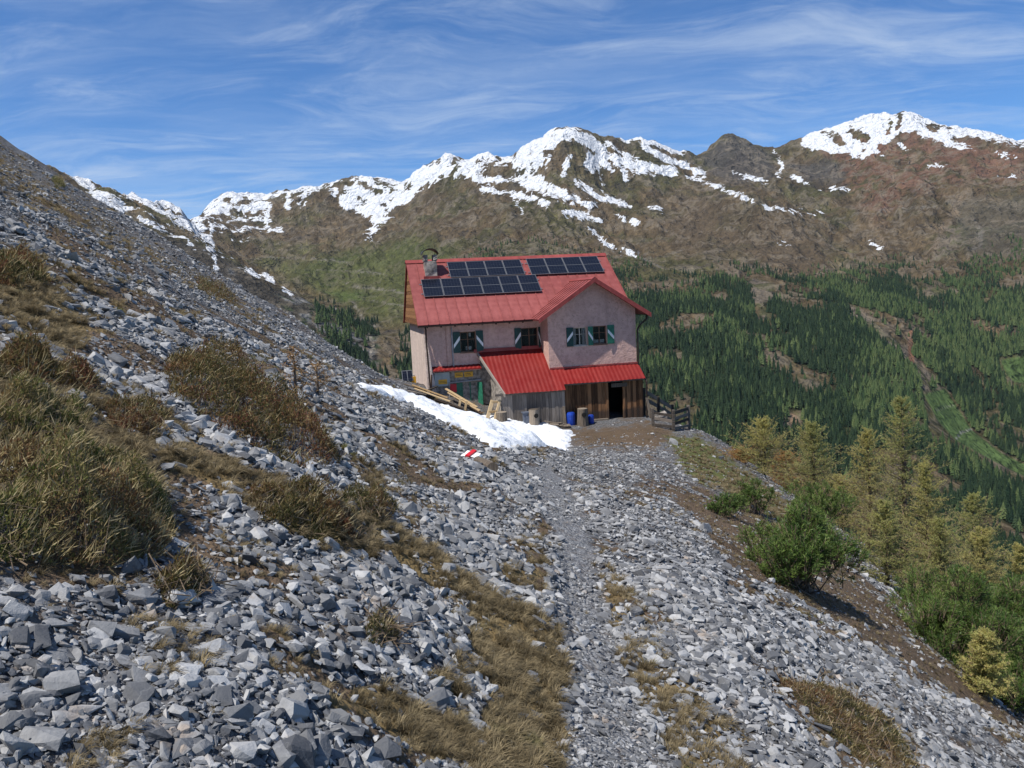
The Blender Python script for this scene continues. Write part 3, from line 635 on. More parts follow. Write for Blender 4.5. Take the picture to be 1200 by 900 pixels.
MAT['pipe'] = simple('dark_pipe', (.035, .022, .018), .45, .3, 5, .3)
MAT['gpipe'] = simple('grey_pipe', (.30, .30, .31), .5, .2, 5, .2)
MAT['frame'] = simple('window_frame', (.13, .065, .035), .6, .3, 8)
MAT['wframe'] = simple('pale_window_frame', (.45, .40, .34), .6, .2, 8)
MAT['curtain'] = simple('curtain_cloth', (.62, .60, .56), .9, .12, 12)
MAT['stone'] = simple('rubble_stone', (.25, .225, .20), .95, .55, 5, 0, .2, .9, 9)
MAT['yellow'] = simple('yellow_sign', (.62, .33, .02), .5, .12, 4)
MAT['redsign'] = simple('red_sign', (.50, .012, .02), .5, .15, 4)
MAT['greybox'] = simple('grey_panel', (.32, .36, .36), .6, .12, 4)
MAT['blue'] = simple('blue_plastic', (.012, .05, .34), .4, .15, 6)
MAT['plastic'] = simple('grey_plastic', (.10, .115, .15), .5, .2, 5)
MAT['ink'] = simple('dark_lettering', (.02, .02, .02), .6, .05, 4)
MAT['alu'] = simple('grey_aluminium', (.22, .225, .235), .4, .08, 4, .5)
def m_glass():
    m, t = material('window_glass'); t.bs.inputs['Base Color'].default_value = (.02, .025, .03, 1); t.bs.inputs['Roughness'].default_value = .06
    tr = t.n('ShaderNodeBsdfTransparent'); fr = t.n('ShaderNodeFresnel', {'IOR': 1.5})
    mx = t.n('ShaderNodeMixShader', {0: t.math('ADD', fr.outputs[0], .12)}); t.t.links.new(tr.outputs[0], mx.inputs[1]); t.t.links.new(t.bs.outputs[0], mx.inputs[2]); t.t.links.new(mx.outputs[0], t.out.inputs[0]); return m
MAT['glass'] = m_glass()
def m_cells():
    m, t = material('solar_cells'); co = objco(t)
    b = t.n('ShaderNodeTexBrick', {'Scale': 1.0, 'Mortar Size': .006, 'Brick Width': .17, 'Row Height': .17, 'Color1': (.006, .008, .015, 1), 'Color2': (.008, .010, .019, 1), 'Mortar': (.03, .033, .042, 1)}); b.offset = 0
    t.t.links.new(co, b.inputs['Vector'])
    t.set(t.bs.inputs['Base Color'], b.outputs[0]); t.bs.inputs['Roughness'].default_value = .18; t.bs.inputs['Specular IOR Level'].default_value = .35; return m
MAT['cells'] = m_cells()

# ------------------------------------------------------------------ the hut
L, DM, HE, HR, OS, OF = 11.72, 8.544, 6.167, 9.38, .36, .56
WX0, WX1, WP, WOF, HW, HWE, WEO = 6.62, 11.72, 1.48, .66, 7.793, 6.152, .634
SM = (HR - HE)/(DM/2); SW = (HW - HWE)/((WX1 - WX0)/2); WM = (WX0 + WX1)/2
ZP0, PF, ZPB = 4.0, 2.855, 1.892; SP = (ZP0 - ZPB)/PF
hutX = np.array([cy_, sy_, 0]); hutY = np.array([-sy_, cy_, 0]); hutO = np.array([HX, HY, OZ])
def loc(px, py, yl):
    D = ray(px, py); t_ = (yl + hutO@hutY)/(D@hutY); P = D*t_ - hutO; return float(P@hutX), float(P[2])
def onroof(px, py):
    """hut-local point of the main front roof slope"""
    D = ray(px, py); n = np.array([0, -SM, 1.0]); nW = hutX*n[0] + hutY*n[1] + np.array([0, 0, 1.0])
    t_ = ((HE) + hutO@nW)/(D@nW); P = D*t_ - hutO; return float(P@hutX), float(P@hutY), float(P[2])
HUT = empty('mountain_hut', (HX, HY, OZ), YAW, 'pink plastered mountain hut with red metal roof and solar panels', 'hut')

def wall_xz(mb, x0, x1, z0, z1, y, holes, depth=.2):
    xs = sorted({x0, x1} | {h[0] for h in holes} | {h[1] for h in holes}); zs = sorted({z0, z1} | {h[2] for h in holes} | {h[3] for h in holes})
    for a, b in zip(xs, xs[1:]):
        for c, d in zip(zs, zs[1:]):
            if any(h[0] <= a and b <= h[1] and h[2] <= c and d <= h[3] for h in holes): continue
            mb.quad((a, y, c), (b, y, c), (b, y, d), (a, y, d))
    for a, b, c, d in holes:
        mb.quad((a, y, c), (a, y + depth, c), (a, y + depth, d), (a, y, d)); mb.quad((b, y, c), (b, y, d), (b, y + depth, d), (b, y + depth, c))
        mb.quad((a, y, c), (b, y, c), (b, y + depth, c), (a, y + depth, c)); mb.quad((a, y, d), (a, y + depth, d), (b, y + depth, d), (b, y, d))
W1 = (1.98, 2.86, 4.1, 5.22); W2 = (5.44, 6.42, 4.12, 5.24); DOOR = (1.98, 2.78, .9, 2.42)
W3 = (8.04, 8.84, 4.16, 5.16); W4 = (9.2, 9.98, 4.18, 5.18)
mb = MB(); wall_xz(mb, 0, L, -1.2, HE - .04, 0, [W1, W2, DOOR]); mb.build('front_wall', MAT['pink'], HUT)
mb = MB(); zt = HE - SM*0
for x, nm in ((0.0, 'left_wall'), (L, 'right_wall')):
    m_ = MB(); m_.add([(x, 0, -1.2), (x, DM, -1.2), (x, DM, HE), (x, DM/2, HR - .1), (x, 0, HE)], [(0, 1, 2, 3, 4)]); m_.build('side_wall', MAT['cream'] if x == 0 else MAT['pink'], HUT)
MB().quad((0, DM, -1.2), (L, DM, -1.2), (L, DM, HE - .04), (0, DM, HE - .04)).build('rear_wall', MAT['pink'], HUT)
# sloping masonry buttress against the left front corner
MB().hexa([(-.03, -.62, .6), (.62, -.5, .6), (.62, .02, .6), (-.03, .02, .6), (-.02, -.03, 5.2), (.10, -.03, 5.2), (.10, .02, 5.2), (-.02, .02, 5.2)]).build('buttress', MAT['cream'], HUT)
# wing: gable wall stands on the lean-to below
mb = MB(); wall_xz(mb, WX0, WX1, 2.3, HWE, -WP, [W3, W4]); mb.add([(WX0, -WP, HWE), (WX1, -WP, HWE), (WM, -WP, HW - .06)], [(0, 1, 2)])
mb.build('wing_gable_wall', MAT['pink'], HUT)
MB().quad((WX0, -WP, 2.3), (WX0, 0, 2.3), (WX0, 0, HWE), (WX0, -WP, HWE)).build('wing_side_wall', MAT['pink'], HUT)
MB().quad((WX1, -2.22, -1.0), (WX1, 0, -1.0), (WX1, 0, 2.1), (WX1, -2.22, 2.1)).quad((WX1, -WP, 2.1), (WX1, 0, 2.1), (WX1, 0, HWE), (WX1, -WP, HWE)).build('wing_side_wall', MAT['pink'], HUT)

# main roof: a boarded deck, standing-seam sheets on it
def roof_pt(x, y, lift): return (x, y, HE + SM*y + lift)
RT = .10
mb = MB()
for sgn in (0, 1):
    f = (lambda x, y, z: (x, y, z)) if not sgn else (lambda x, y, z: (x, DM - y, z))
    e = -OF; k = DM/2
    mb.hexa([f(-OS, e, HE + SM*e - RT), f(L + OS, e, HE + SM*e - RT), f(L + OS, k, HR - RT), f(-OS, k, HR - RT), f(-OS, e, HE + SM*e), f(L + OS, e, HE + SM*e), f(L + OS, k, HR), f(-OS, k, HR)])
ROOF = mb.build('roof', MAT['trim'], HUT)
def strip_mesh(w, p0, p1, across, nrm, name):
    """one metal sheet of width w from p0 (eave) to p1 (ridge) with a raised seam along its edge"""
    p0, p1, ac, n = Vector(p0), Vector(p1), Vector(across), Vector(nrm)
    m_ = MB(); g = .006
    def slab(a, b, h0, h1):
        A, B = ac*a, ac*b
        m_.hexa([p0 + A + n*h0, p0 + B + n*h0, p1 + B + n*h0, p1 + A + n*h0, p0 + A + n*h1, p0 + B + n*h1, p1 + B + n*h1, p1 + A + n*h1])
    slab(g, w - .05, .004, .018); slab(w - .05, w - g, .004, .052)
    o = m_.build(name, MAT['roof'], None); me = o.data; COL.objects.unlink(o); bpy.data.objects.remove(o); return me
nst = 21; wst = (L + 2*OS)/nst
sl = Vector((0, 1, SM)).normalized(); nr = Vector((0, -SM, 1)).normalized()
sme = strip_mesh(wst, (0, -OF - .04, HE + SM*(-OF - .04)), (0, DM/2 - .02, HR - SM*.02), (1, 0, 0), nr, 'roof_sheet')
sme2 = strip_mesh(wst, (0, DM + OF + .04, HE + SM*(-OF - .04)), (0, DM/2 + .02, HR - SM*.02), (1, 0, 0), Vector((0, SM, 1)).normalized(), 'roof_sheet')
for i in range(nst):
    for q in (sme, sme2):
        o = link(bpy.data.objects.new('roof_sheet', q), ROOF); o.location = (-OS + i*wst, 0, random.uniform(-.003, .003))
mb = MB(); mb.hexa([(-OS - .04, DM/2 - .26, HR - .13), (L + OS + .04, DM/2 - .26, HR - .13), (L + OS + .04, DM/2, HR + .06), (-OS - .04, DM/2, HR + .06), (-OS - .04, DM/2 - .26, HR - .10), (L + OS + .04, DM/2 - .26, HR - .10), (L + OS + .04, DM/2, HR + .09), (-OS - .04, DM/2, HR + .09)])
mb.hexa([(-OS - .04, DM/2, HR + .06), (L + OS + .04, DM/2, HR + .06), (L + OS + .04, DM/2 + .26, HR - .13), (-OS - .04, DM/2 + .26, HR - .13), (-OS - .04, DM/2, HR + .09), (L + OS + .04, DM/2, HR + .09), (L + OS + .04, DM/2 + .26, HR - .10), (-OS - .04, DM/2 + .26, HR - .10)])
mb.build('ridge_cap', MAT['trim'], ROOF)
for i in range(16):
    x = .15 + i*.76
    if x < WX0 - .7: MB().beam((x, .05, HE + .05*SM - .17), (x, -OF + .03, HE + SM*(-OF + .03) - .17), .09, .12).build('rafter_end', MAT['old'], ROOF)
ez = HE + SM*(-OF) - .06
mb = MB()
gp = [(.075*math.cos(a), .075*math.sin(a)) for a in np.linspace(math.pi, 2*math.pi, 8)]
for (a, b), (c, d) in zip(gp, gp[1:]): mb.quad((-OS, -OF - .1 + a, ez + b), (6.0, -OF - .1 + a, ez + b), (6.0, -OF - .1 + c, ez + d), (-OS, -OF - .1 + c, ez + d))
mb.build('gutter', MAT['pipe'], ROOF)
# wing roof
wy0, wy1 = -WP - WOF, 2.25; wez = HWE - SW*WEO
mb = MB()
for s_ in (-1, 1):
    xe = WM + s_*((WX1 - WX0)/2 + WEO)
    q = [(xe, wy0, wez - .09), (WM, wy0, HW - .09), (WM, wy1, HW - .09), (xe, wy1, wez - .09)]
    if s_ > 0: q = [q[1], q[0], q[3], q[2]]
    mb.hexa(q + [(a, b, c + .09) for a, b, c in q])
WROOF = mb.build('wing_roof', MAT['trim'], HUT)
nws = 8; ww = (wy1 - wy0)/nws
for s_ in (-1, 1):
    xe = WM + s_*((WX1 - WX0)/2 + WEO + .03); n = Vector((s_*SW, 0, 1)).normalized()
    q = strip_mesh(ww, (xe, 0, wez - SW*.03), (WM + s_*.01, 0, HW - SW*.01), (0, 1, 0), n, 'roof_sheet')
    for i in range(nws):
        o = link(bpy.data.objects.new('roof_sheet', q), WROOF); o.location = (0, wy0 + i*ww, 0)
    e = Vector((xe, wy0 - .025, wez - SW*.03)); r_ = Vector((WM, wy0 - .025, HW))
    MB().hexa([e + Vector((0, -.02, -.20)), e + Vector((0, .02, -.20)), r_ + Vector((0, .02, -.20)), r_ + Vector((0, -.02, -.20)), e + Vector((0, -.02, .055)), e + Vector((0, .02, .055)), r_ + Vector((0, .02, .055)), r_ + Vector((0, -.02, .055))]).build('barge_board', MAT['trim'], WROOF)
MB().hexa([(WM - .16, wy0 - .05, HW - .045), (WM, wy0 - .05, HW + .065), (WM, wy1, HW + .065), (WM - .16, wy1, HW - .045), (WM - .16, wy0 - .05, HW - .02), (WM, wy0 - .05, HW + .09), (WM, wy1, HW + .09), (WM - .16, wy1, HW - .02)]).hexa([(WM, wy0 - .05, HW + .065), (WM + .16, wy0 - .05, HW - .045), (WM + .16, wy1, HW - .045), (WM, wy1, HW + .065), (WM, wy0 - .05, HW + .09), (WM + .16, wy0 - .05, HW - .02), (WM + .16, wy1, HW - .02), (WM, wy1, HW + .09)]).build('ridge_cap', MAT['trim'], WROOF)
# boarded left gable, out under the verge
GB = MB().beam((-OS + .12, -.02, HE - .38), (-OS + .12, DM + .02, HE - .38), .10, .12).build('gable_cladding', MAT['gable'], HUT)
nb = 17; z0 = HE - .32; zt = HR - RT - .05
for i in range(nb):
    a = z0 + (zt - z0)*i/nb + .006; b = z0 + (zt - z0)*(i + 1)/nb - .006
    ya = max(-.5, (a - HE + RT)/SM); yb = max(-.5, (b - HE + RT)/SM); x = -OS + .10 + random.uniform(-.008, .008)
    MB().hexa([(x, ya, a), (x + .04, ya, a), (x + .04, DM - ya, a), (x, DM - ya, a), (x, yb, b), (x + .04, yb, b), (x + .04, DM - yb, b), (x, DM - yb, b)]).build('gable_board', MAT['gable'], GB)

# solar panels
def panel_row(tl, tr, br, bl, n):
    P = [onroof(*c) for c in (tl, tr, br, bl)]
    x0 = (P[0][0] + P[3][0])/2; x1 = (P[1][0] + P[2][0])/2; y1 = (P[0][1] + P[1][1])/2; y0 = (P[2][1] + P[3][1])/2
    w = (x1 - x0)/n; h = (y1 - y0)*math.hypot(1, SM)
    for i in range(n):
        o = empty('solar_panel', (0, 0, 0)); o.parent = HUT; o.rotation_euler = (math.atan(SM), 0, 0)
        o.location = (x0 + i*w + w/2, y0, HE + SM*y0 + .14)
        fw = .022; a = w/2 - .012
        m_ = MB(); m_.box(-a, a, 0, fw, 0, .04); m_.box(-a, a, h - fw, h, 0, .04); m_.box(-a, -a + fw, fw, h - fw, 0, .04); m_.box(a - fw, a, fw, h - fw, 0, .04); m_.box(-a + fw, a - fw, h/2 - .012, h/2 + .012, 0, .038)
        m_.build('panel_frame', MAT['alu'], o)
        for q in (0, 1):
            lo = fw if q == 0 else h/2 + .012; hi = h/2 - .012 if q == 0 else h - fw
            g = MB().box(-a + fw, a - fw, 0, hi - lo, .02, .030).build('cell_field', MAT['cells'], o); g.location = (0, lo, 0)
    for yy in (y0 + (y1 - y0)*.22, y0 + (y1 - y0)*.78):
        MB().beam((x0 - .12, yy, HE + SM*yy + .10), (x1 + .12, yy, HE + SM*yy + .10), .05, .05).build('panel_rail', MAT['gpipe'], HUT)
panel_row((493, 330.3), (628, 325.7), (635.3, 345), (496.7, 350.3), 6)
panel_row((523.6, 310.3), (610, 307.7), (615.3, 325), (527.6, 327.7), 4)
panel_row((616.7, 307.4), (698.7, 302.3), (708.3, 320.7), (622.7, 325.7), 4)
# chimney
cx0, cyb, _ = onroof(498.5, 326); cx1 = onroof(513, 325)[0]; ccy = cyb + .32
def rough_box(x0, x1, y0, y1, z0, z1, j=.02, seed=1):
    r_ = random.Random(seed); m_ = MB(); nz = 6; ring = []
    for k in range(nz + 1):
        z = z0 + (z1 - z0)*k/nz
        ring += [(a + r_.uniform(-j, j), b + r_.uniform(-j, j), z + r_.uniform(-j, j)*.6) for a, b in ((x0, y0), ((x0 + x1)/2, y0), (x1, y0), (x1, (y0 + y1)/2), (x1, y1), ((x0 + x1)/2, y1), (x0, y1), (x0, (y0 + y1)/2))]
    return m_.add(ring, [(k*8 + i, k*8 + (i + 1) % 8, k*8 + 8 + (i + 1) % 8, k*8 + 8 + i) for k in range(nz) for i in range(8)] + [tuple(range(nz*8, nz*8 + 8))])
czb = HE + SM*cyb - .3; czt = 9.30
CH = rough_box(cx0 + .02, cx1 - .02, cyb, cyb + .72, czb, czt, .022).build('chimney', MAT['stone'], HUT)
for a in (cx0 - .02, cx1 - .2): rough_box(a, a + .22, cyb, cyb + .70, czt + .01, czt + .36, .02, 5).build('cap_stone', MAT['stone'], CH)
mb = MB(); xm = (cx0 + cx1)/2; R_ = (cx1 - cx0)/2 + .12
pts = [(xm + R_*math.cos(a), czt + .33 + .34*math.sin(a)) for a in np.linspace(math.radians(172), math.radians(8), 11)]
for (a, b), (c, d) in zip(pts, pts[1:]): mb.hexa([(a, cyb - .08, b), (c, cyb - .08, d), (c, cyb + .8, d), (a, cyb + .8, b), (a, cyb - .08, b + .06), (c, cyb - .08, d + .06), (c, cyb + .8, d + .06), (a, cyb + .8, b + .06)])
mb.build('arched_cap', MAT['pipe'], CH)
MB().box(cx0 - .1, cx1 + .1, cyb - .12, cyb - .02, HE + SM*cyb - .12, HE + SM*cyb + .1).build('chimney_flashing', MAT['trim'], CH)
MB().tube([(cx1 - .05, cyb + .6, czt + .3), (cx1 - .02, cyb + .6, czt + 1.25)], .012, 5).build('aerial', MAT['pipe'], CH)

# lean-to roof of corrugated sheet
def corr(name, x0, x1, ytop, ybot, xl_top, xl_bot, parent, zt=None, zb=None):
    zt = ZP0 + SP*ytop if zt is None else zt; zb = ZP0 + SP*ybot if zb is None else zb
    nx = int((x1 - x0)/.24*8); m_ = MB(); ny = 7; vs = []
    for j in range(ny + 1):
        v = j/ny; y = ytop + (ybot - ytop)*v; xl = xl_top + (xl_bot - xl_top)*v
        for i in range(nx + 1):
            x = max(x0 + (x1 - x0)*i/nx, xl); h = .008*math.cos(2*math.pi*x/.24)
            vs.append((x, y - h*.3, zt + (zb - zt)*v + .05 + h + .012*math.sin(x*1.7 + y*2.1)))
    m_.add(vs, [(j*(nx + 1) + i, j*(nx + 1) + i + 1, (j + 1)*(nx + 1) + i + 1, (j + 1)*(nx + 1) + i) for j in range(ny) for i in range(nx)])
    return m_.build(name, MAT['porch'], parent, smooth=True)
PR = MB().beam((3.25, -PF + .12, ZPB + .02), (7.05, -PF + .12, ZPB + .02), .10, .12).beam((7.15, -2.42, ZP0 - SP*2.42 - .05), (WX1, -2.42, ZP0 - SP*2.42 - .05), .10, .10).build('lean_to_roof', MAT['old'], HUT)
corr('corrugated_sheet', 2.9, WX0 - .004, -.01, -PF, 2.911, 3.763, PR); corr('corrugated_sheet', WX0 - .004, 7.098, -WP - .01, -PF, 0, 0, PR)
corr('corrugated_sheet', 7.098, 9.4, -WP - .01, -2.522, 0, 0, PR, None, 2.14); corr('corrugated_sheet', 9.4, 11.80, -WP - .01, -2.522, 0, 0, PR, None, 2.14)
MB().box(2.7, WX0 - .01, -.07, -.01, ZP0 + .03, ZP0 + .22).build('flashing', MAT['trim'], PR)
MB().box(WX0 + .01, WX1 + .05, -WP - .06, -WP - .01, ZP0 - SP*WP + .04, ZP0 - SP*WP + .13).build('flashing', MAT['trim'], PR)
mb = MB(); mb.hexa([(2.86, -.02, ZP0 - .10), (2.93, -.02, ZP0 - .10), (3.79, -PF, ZPB - .10), (3.72, -PF, ZPB - .10), (2.86, -.02, ZP0 + .07), (2.93, -.02, ZP0 + .07), (3.79, -PF, ZPB + .07), (3.72, -PF, ZPB + .07)]); mb.build('verge_board', MAT['gwood'], PR)
MB().add([(3.56, -.02, -.3), (3.56, -PF + .25, -.3), (3.56, -PF + .25, ZPB + .12), (3.56, -.02, ZP0 - .06), (3.80, -.02, -.3), (3.80, -PF + .25, -.3), (3.80, -PF + .25, ZPB + .12), (3.80, -.02, ZP0 - .06)], [(0, 1, 2, 3), (4, 7, 6, 5), (1, 5, 6, 2), (0, 3, 7, 4), (3, 2, 6, 7)]).build('rubble_wall', MAT['stone'], HUT)
MB().box(3.02, 3.55, -.03, -.004, .4, ZP0 - .1).build('rubble_facing', MAT['stone'], HUT)
# plank walls of the lean-to
def planks(name, x0, x1, y, z0, ztop, matn, w=.17, seed=3):
    r_ = random.Random(seed); P_ = MB().beam((x0, y + .07, ztop(x0) - .08), (x1, y + .07, ztop(x1) - .08), .06, .10).build(name, MAT['old'], HUT)
    x = x0
    while x < x1 - .03:
        b = min(x1, x + w*r_.uniform(.75, 1.3)); yy = y + r_.uniform(-.012, .012)
        MB().hexa([(x + .005, yy, z0 + r_.uniform(-.03, .03)), (b - .005, yy, z0), (b - .005, yy + .025, z0), (x + .005, yy + .025, z0), (x + .005, yy, ztop(x)), (b - .005, yy, ztop(b)), (b - .005, yy + .025, ztop(b)), (x + .005, yy + .025, ztop(x))]).build('plank', MAT[matn], P_)
        x = b
    return P_
planks('shed_wall', 3.62, 7.08, -2.66, -.1, lambda x: ZPB + .02, 'gwood', .16, 3)
zr = ZP0 - SP*2.3
planks('shed_wall', 7.10, 9.62, -2.25, -.1, lambda x: zr + .02, 'wood', .17, 4)
planks('shed_wall', 10.60, WX1 + .02, -2.25, -.1, lambda x: zr + .02, 'wood', .17, 5)
MB().quad((7.09, -2.63, -.2), (7.09, -2.23, -.2), (7.09, -2.23, 2.0), (7.09, -2.63, 2.0)).build('shed_end_wall', MAT['wood'], HUT)
mb = MB(); mb.box(9.55, 9.68, -2.30, -2.18, -.05, zr + .02); mb.box(10.54, 10.64, -2.30, -2.18, -.05, zr + .02); mb.build('door_frame', MAT['wood'], HUT)
MB().box(9.85, 10.78, -2.34, -2.31, 1.80, 2.02).build('pale_board', MAT['log'], HUT)
MB().quad((3.7, -.05, -.3), (WX1, -.05, -.3), (WX1, -.05, 3.0), (3.7, -.05, 3.0)).build('shed_back_shade', MAT['dark'], HUT)  # near-black sheet before the wall paints the shade inside the lean-to
MB().box(8.2, 9.6, -2.42, -2.28, -.02, .12).build('threshold_beam', MAT['log'], HUT)

# windows
def window(h, y, shutters, curtains, frame='frame'):
    a, b, c, d = h; m_ = MB(); f = .05; y0 = y + .09
    m_.box(a, b, y0, y0 + .05, c, c + f); m_.box(a, b, y0, y0 + .05, d - f, d); m_.box(a, a + f, y0, y0 + .05, c + f, d - f); m_.box(b - f, b, y0, y0 + .05, c + f, d - f)
    xm = (a + b)/2; m_.box(xm - .025, xm + .025, y0 + .002, y0 + .048, c + f, d - f); zm = c + (d - c)*.62
    m_.box(a + f, xm - .025, y0 + .01, y0 + .04, zm - .015, zm + .015); m_.box(xm + .025, b - f, y0 + .01, y0 + .04, zm - .015, zm + .015)
    w_ = m_.build('window', MAT[frame], HUT)
    for q in ((a + f, xm - .025), (xm + .025, b - f)): MB().box(q[0], q[1], y0 + .018, y0 + .024, c + f, d - f).build('pane', MAT['glass'], w_)
    MB().box(a - .04, b + .04, y - .05, y + .09, c - .06, c - .004).build('sill', MAT[frame], w_)
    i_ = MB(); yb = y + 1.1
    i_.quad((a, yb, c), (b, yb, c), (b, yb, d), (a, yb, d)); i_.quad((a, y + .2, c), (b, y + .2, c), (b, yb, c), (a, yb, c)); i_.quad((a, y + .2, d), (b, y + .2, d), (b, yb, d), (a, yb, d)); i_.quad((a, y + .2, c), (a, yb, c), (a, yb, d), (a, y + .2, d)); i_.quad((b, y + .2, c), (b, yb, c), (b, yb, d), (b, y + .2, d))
    i_.build('recess', MAT['dark'], w_)  # shade of the unlit room put into near-black inner faces
    for (q0, q1, r0, r1) in curtains:
        cm = MB(); n = 10; vs = []
        for i in range(n + 1):
            x = q0 + (q1 - q0)*i/n; vs += [(x, y + .2 + .015*math.sin(i*2.2), r0), (x, y + .2 + .015*math.sin(i*2.2), r1)]
        cm.add(vs, [(2*i, 2*i + 2, 2*i + 3, 2*i + 1) for i in range(n)]); cm.build('curtain', MAT['curtain'], w_)
    for (s0, s1, dirn, col, out0, out1) in shutters:
        # a leaf from x=s0 (hinge) to s1, white diagonal band
        def P(u, v, k):
            x = s0 + (s1 - s0)*u; yy = y - .03 - (out0 + (out1 - out0)*u) - k
            return (x, yy, c - .02 + (d - c + .04)*v)
        sm = MB(); sm.hexa([P(0, 0, .03), P(1, 0, .03), P(1, 0, 0), P(0, 0, 0), P(0, 1, .03), P(1, 1, .03), P(1, 1, 0), P(0, 1, 0)])
        for (v0, v1) in ((.04, .14), (.86, .96)): sm.hexa([P(.06, v0, .045), P(.94, v0, .045), P(.94, v0, .0305), P(.06, v0, .0305), P(.06, v1, .045), P(.94, v1, .045), P(.94, v1, .0305), P(.06, v1, .0305)])
        nb_ = len(sm.f); u0, u1 = (.05, .95) if dirn > 0 else (.95, .05)
        b_ = [(u0, .22), (u1, .62), (u1, .80), (u0, .40)]
        if dirn < 0: b_ = [(u1, .62), (u0, .22), (u0, .40), (u1, .80)]
        sm.add([P(u, v, .047) for u, v in b_] + [P(u, v, .0305) for u, v in b_], [(0, 1, 2, 3), (0, 4, 5, 1), (1, 5, 6, 2), (2, 6, 7, 3), (3, 7, 4, 0)])
        o = sm.build('shutter', MAT[col], w_); o.data.materials.append(MAT['white'])
        for k in range(nb_, len(o.data.polygons)): o.data.polygons[k].material_index = 1
window(W1, 0, [(1.58, 1.97, 1, 'dgreen', .0, .02), (3.27, 2.87, 1, 'dgreen', 0, .02)], [(2.5, 2.62, 4.95, 5.15), (2.3, 2.62, 4.2, 4.4)])
window(W2, 0, [(5.06, 5.43, 1, 'dgreen', .0, .02), (6.56, 6.43, 1, 'dgreen', 0, .05)], [])
window(W3, -WP, [(7.65, 8.03, 1, 'dgreen', .0, .02), (9.18, 8.86, 1, 'green', .0, .10)], [(8.09, 8.26, 4.22, 5.1), (8.60, 8.78, 4.22, 5.1)], 'wframe')
window(W4, -WP, [(10.42, 9.99, 1, 'green', 0, .08)], [(9.26, 9.9, 4.24, 4.42)])
# downpipes, conduits
mb = MB(); mb.tube([(.02, -OF - .1, ez - .05), (.05, -OF - .1, ez - .25), (.08, -.18, ez - .75), (.10, -.36, 3.6), (.12, -.62, 1.6)], .045, 8); mb.build('downpipe', MAT['pipe'], HUT)
rx = WX1 + WEO - .02; mb = MB(); mb.tube([(rx, -WP - .25, wez - .10), (rx - .02, -WP - .25, wez - .28), (WX1 + .20, -WP - .14, wez - .62), (WX1 + .06, -WP - .09, wez - .85), (WX1 + .06, -WP - .09, 2.75), (WX1 + .12, -2.55, 2.0), (WX1 + .1, -2.5, 0.0)], .05, 8); mb.build('downpipe', MAT['pipe'], HUT)
mb = MB(); mb.beam((rx + .02, wy0, wez - .05), (rx + .02, .5, wez - .05), .11, .09); mb.build('gutter', MAT['pipe'], WROOF)
MB().tube([(1.22, -.05, 5.6), (1.22, -.05, 3.3)], .03, 6).build('conduit', MAT['pink'], HUT)
MB().tube([(1.52, -.06, 5.5), (1.52, -.06, 3.25)], .045, 7).build('conduit', MAT['gpipe'], HUT)
# porch at the left: canopy, signs, green door
CAN = MB().hexa([(.35, -.36, 3.16), (3.0, -.36, 3.16), (3.0, -.02, 3.34), (.35, -.02, 3.34), (.35, -.36, 3.20), (3.0, -.36, 3.20), (3.0, -.02, 3.38), (.35, -.02, 3.38)]).build('door_canopy', MAT['trim'], HUT)
mb = MB(); vs = []; n = 110
for i in range(n + 1):
    x = .33 + 2.69*i/n; h = .012*math.cos(2*math.pi*x/.24); vs += [(x, -.38, 3.21 + h), (x, -.03, 3.40 + h), (x, -.385, 3.14 + h*.5)]
mb.add(vs, [(3*i, 3*i + 3, 3*i + 4, 3*i + 1) for i in range(n)] + [(3*i + 2, 3*i + 5, 3*i + 3, 3*i) for i in range(n)]); mb.build('corrugated_sheet', MAT['porch'], CAN)
MB().box(.3, 3.02, -.012, -.002, .6, 3.06).build('rubble_facing', MAT['stone'], HUT)
def board(name, q, y, mat, marks=None, t_=.03):
    x0, x1, z0, z1 = q; o = MB().box(x0, x1, y - t_, y, z0, z1).build(name, MAT[mat], HUT)
    if marks:
        m_ = MB()
        for (a, b, c, d) in marks: m_.box(x0 + (x1 - x0)*a, x0 + (x1 - x0)*b, y - t_ - .006, y - t_ - .001, z0 + (z1 - z0)*c, z0 + (z1 - z0)*d)
        m_.build('lettering', MAT['ink'], o)
    return o
board('notice_panel', (.42, 1.26, 2.30, 3.06), -.03, 'greybox', None, .10)
board('notice_sign', (.62, 1.10, 2.42, 2.68), -.135, 'yellow', [(.1, .8, .55, .62), (.1, .9, .3, .36)], .015)
board('trail_sign', (1.56, 2.02, 2.72, 3.0), -.03, 'yellow', [(.1, .75, .62, .70), (.1, .85, .35, .42)])
board('trail_sign', (2.10, 2.58, 2.72, 3.0), -.03, 'yellow', [(.1, .7, .62, .70), (.1, .8, .35, .42)])
board('red_sign', (1.26, 1.62, 1.92, 2.38), -.035, 'redsign')
MB().tube([(1.2, -.12, 1.2), (1.2, -.12, 2.46), (3.0, -.12, 2.52)], .045, 7).build('steel_lintel', MAT['gpipe'], HUT)
DR = MB().box(2.36, 2.42, -.04, .02, .9, 2.42).build('door_frame', MAT['green'], HUT)
MB().hexa([(1.62, -.05, .9), (1.97, -.05, .9), (1.97, -.02, .9), (1.62, -.02, .9), (1.62, -.05, 2.42), (1.97, -.05, 2.42), (1.97, -.02, 2.42), (1.62, -.02, 2.42)]).build('door_leaf', MAT['green'], DR)
MB().hexa([(2.80, -.05, .9), (3.0, -.42, .9), (3.03, -.41, .9), (2.84, -.04, .9), (2.80, -.05, 2.40), (3.0, -.42, 2.40), (3.03, -.41, 2.40), (2.84, -.04, 2.40)]).build('door_leaf', MAT['green'], DR)
i_ = MB(); i_.box(1.98, 2.78, .21, 1.6, .8, 2.5); i_.build('doorway_shade', MAT['dark'], DR)  # near-black box fills the opening as painted shade
MB().box(2.05, 2.25, .12, .16, .9, 2.2).build('inner_door', MAT['gwood'], DR)
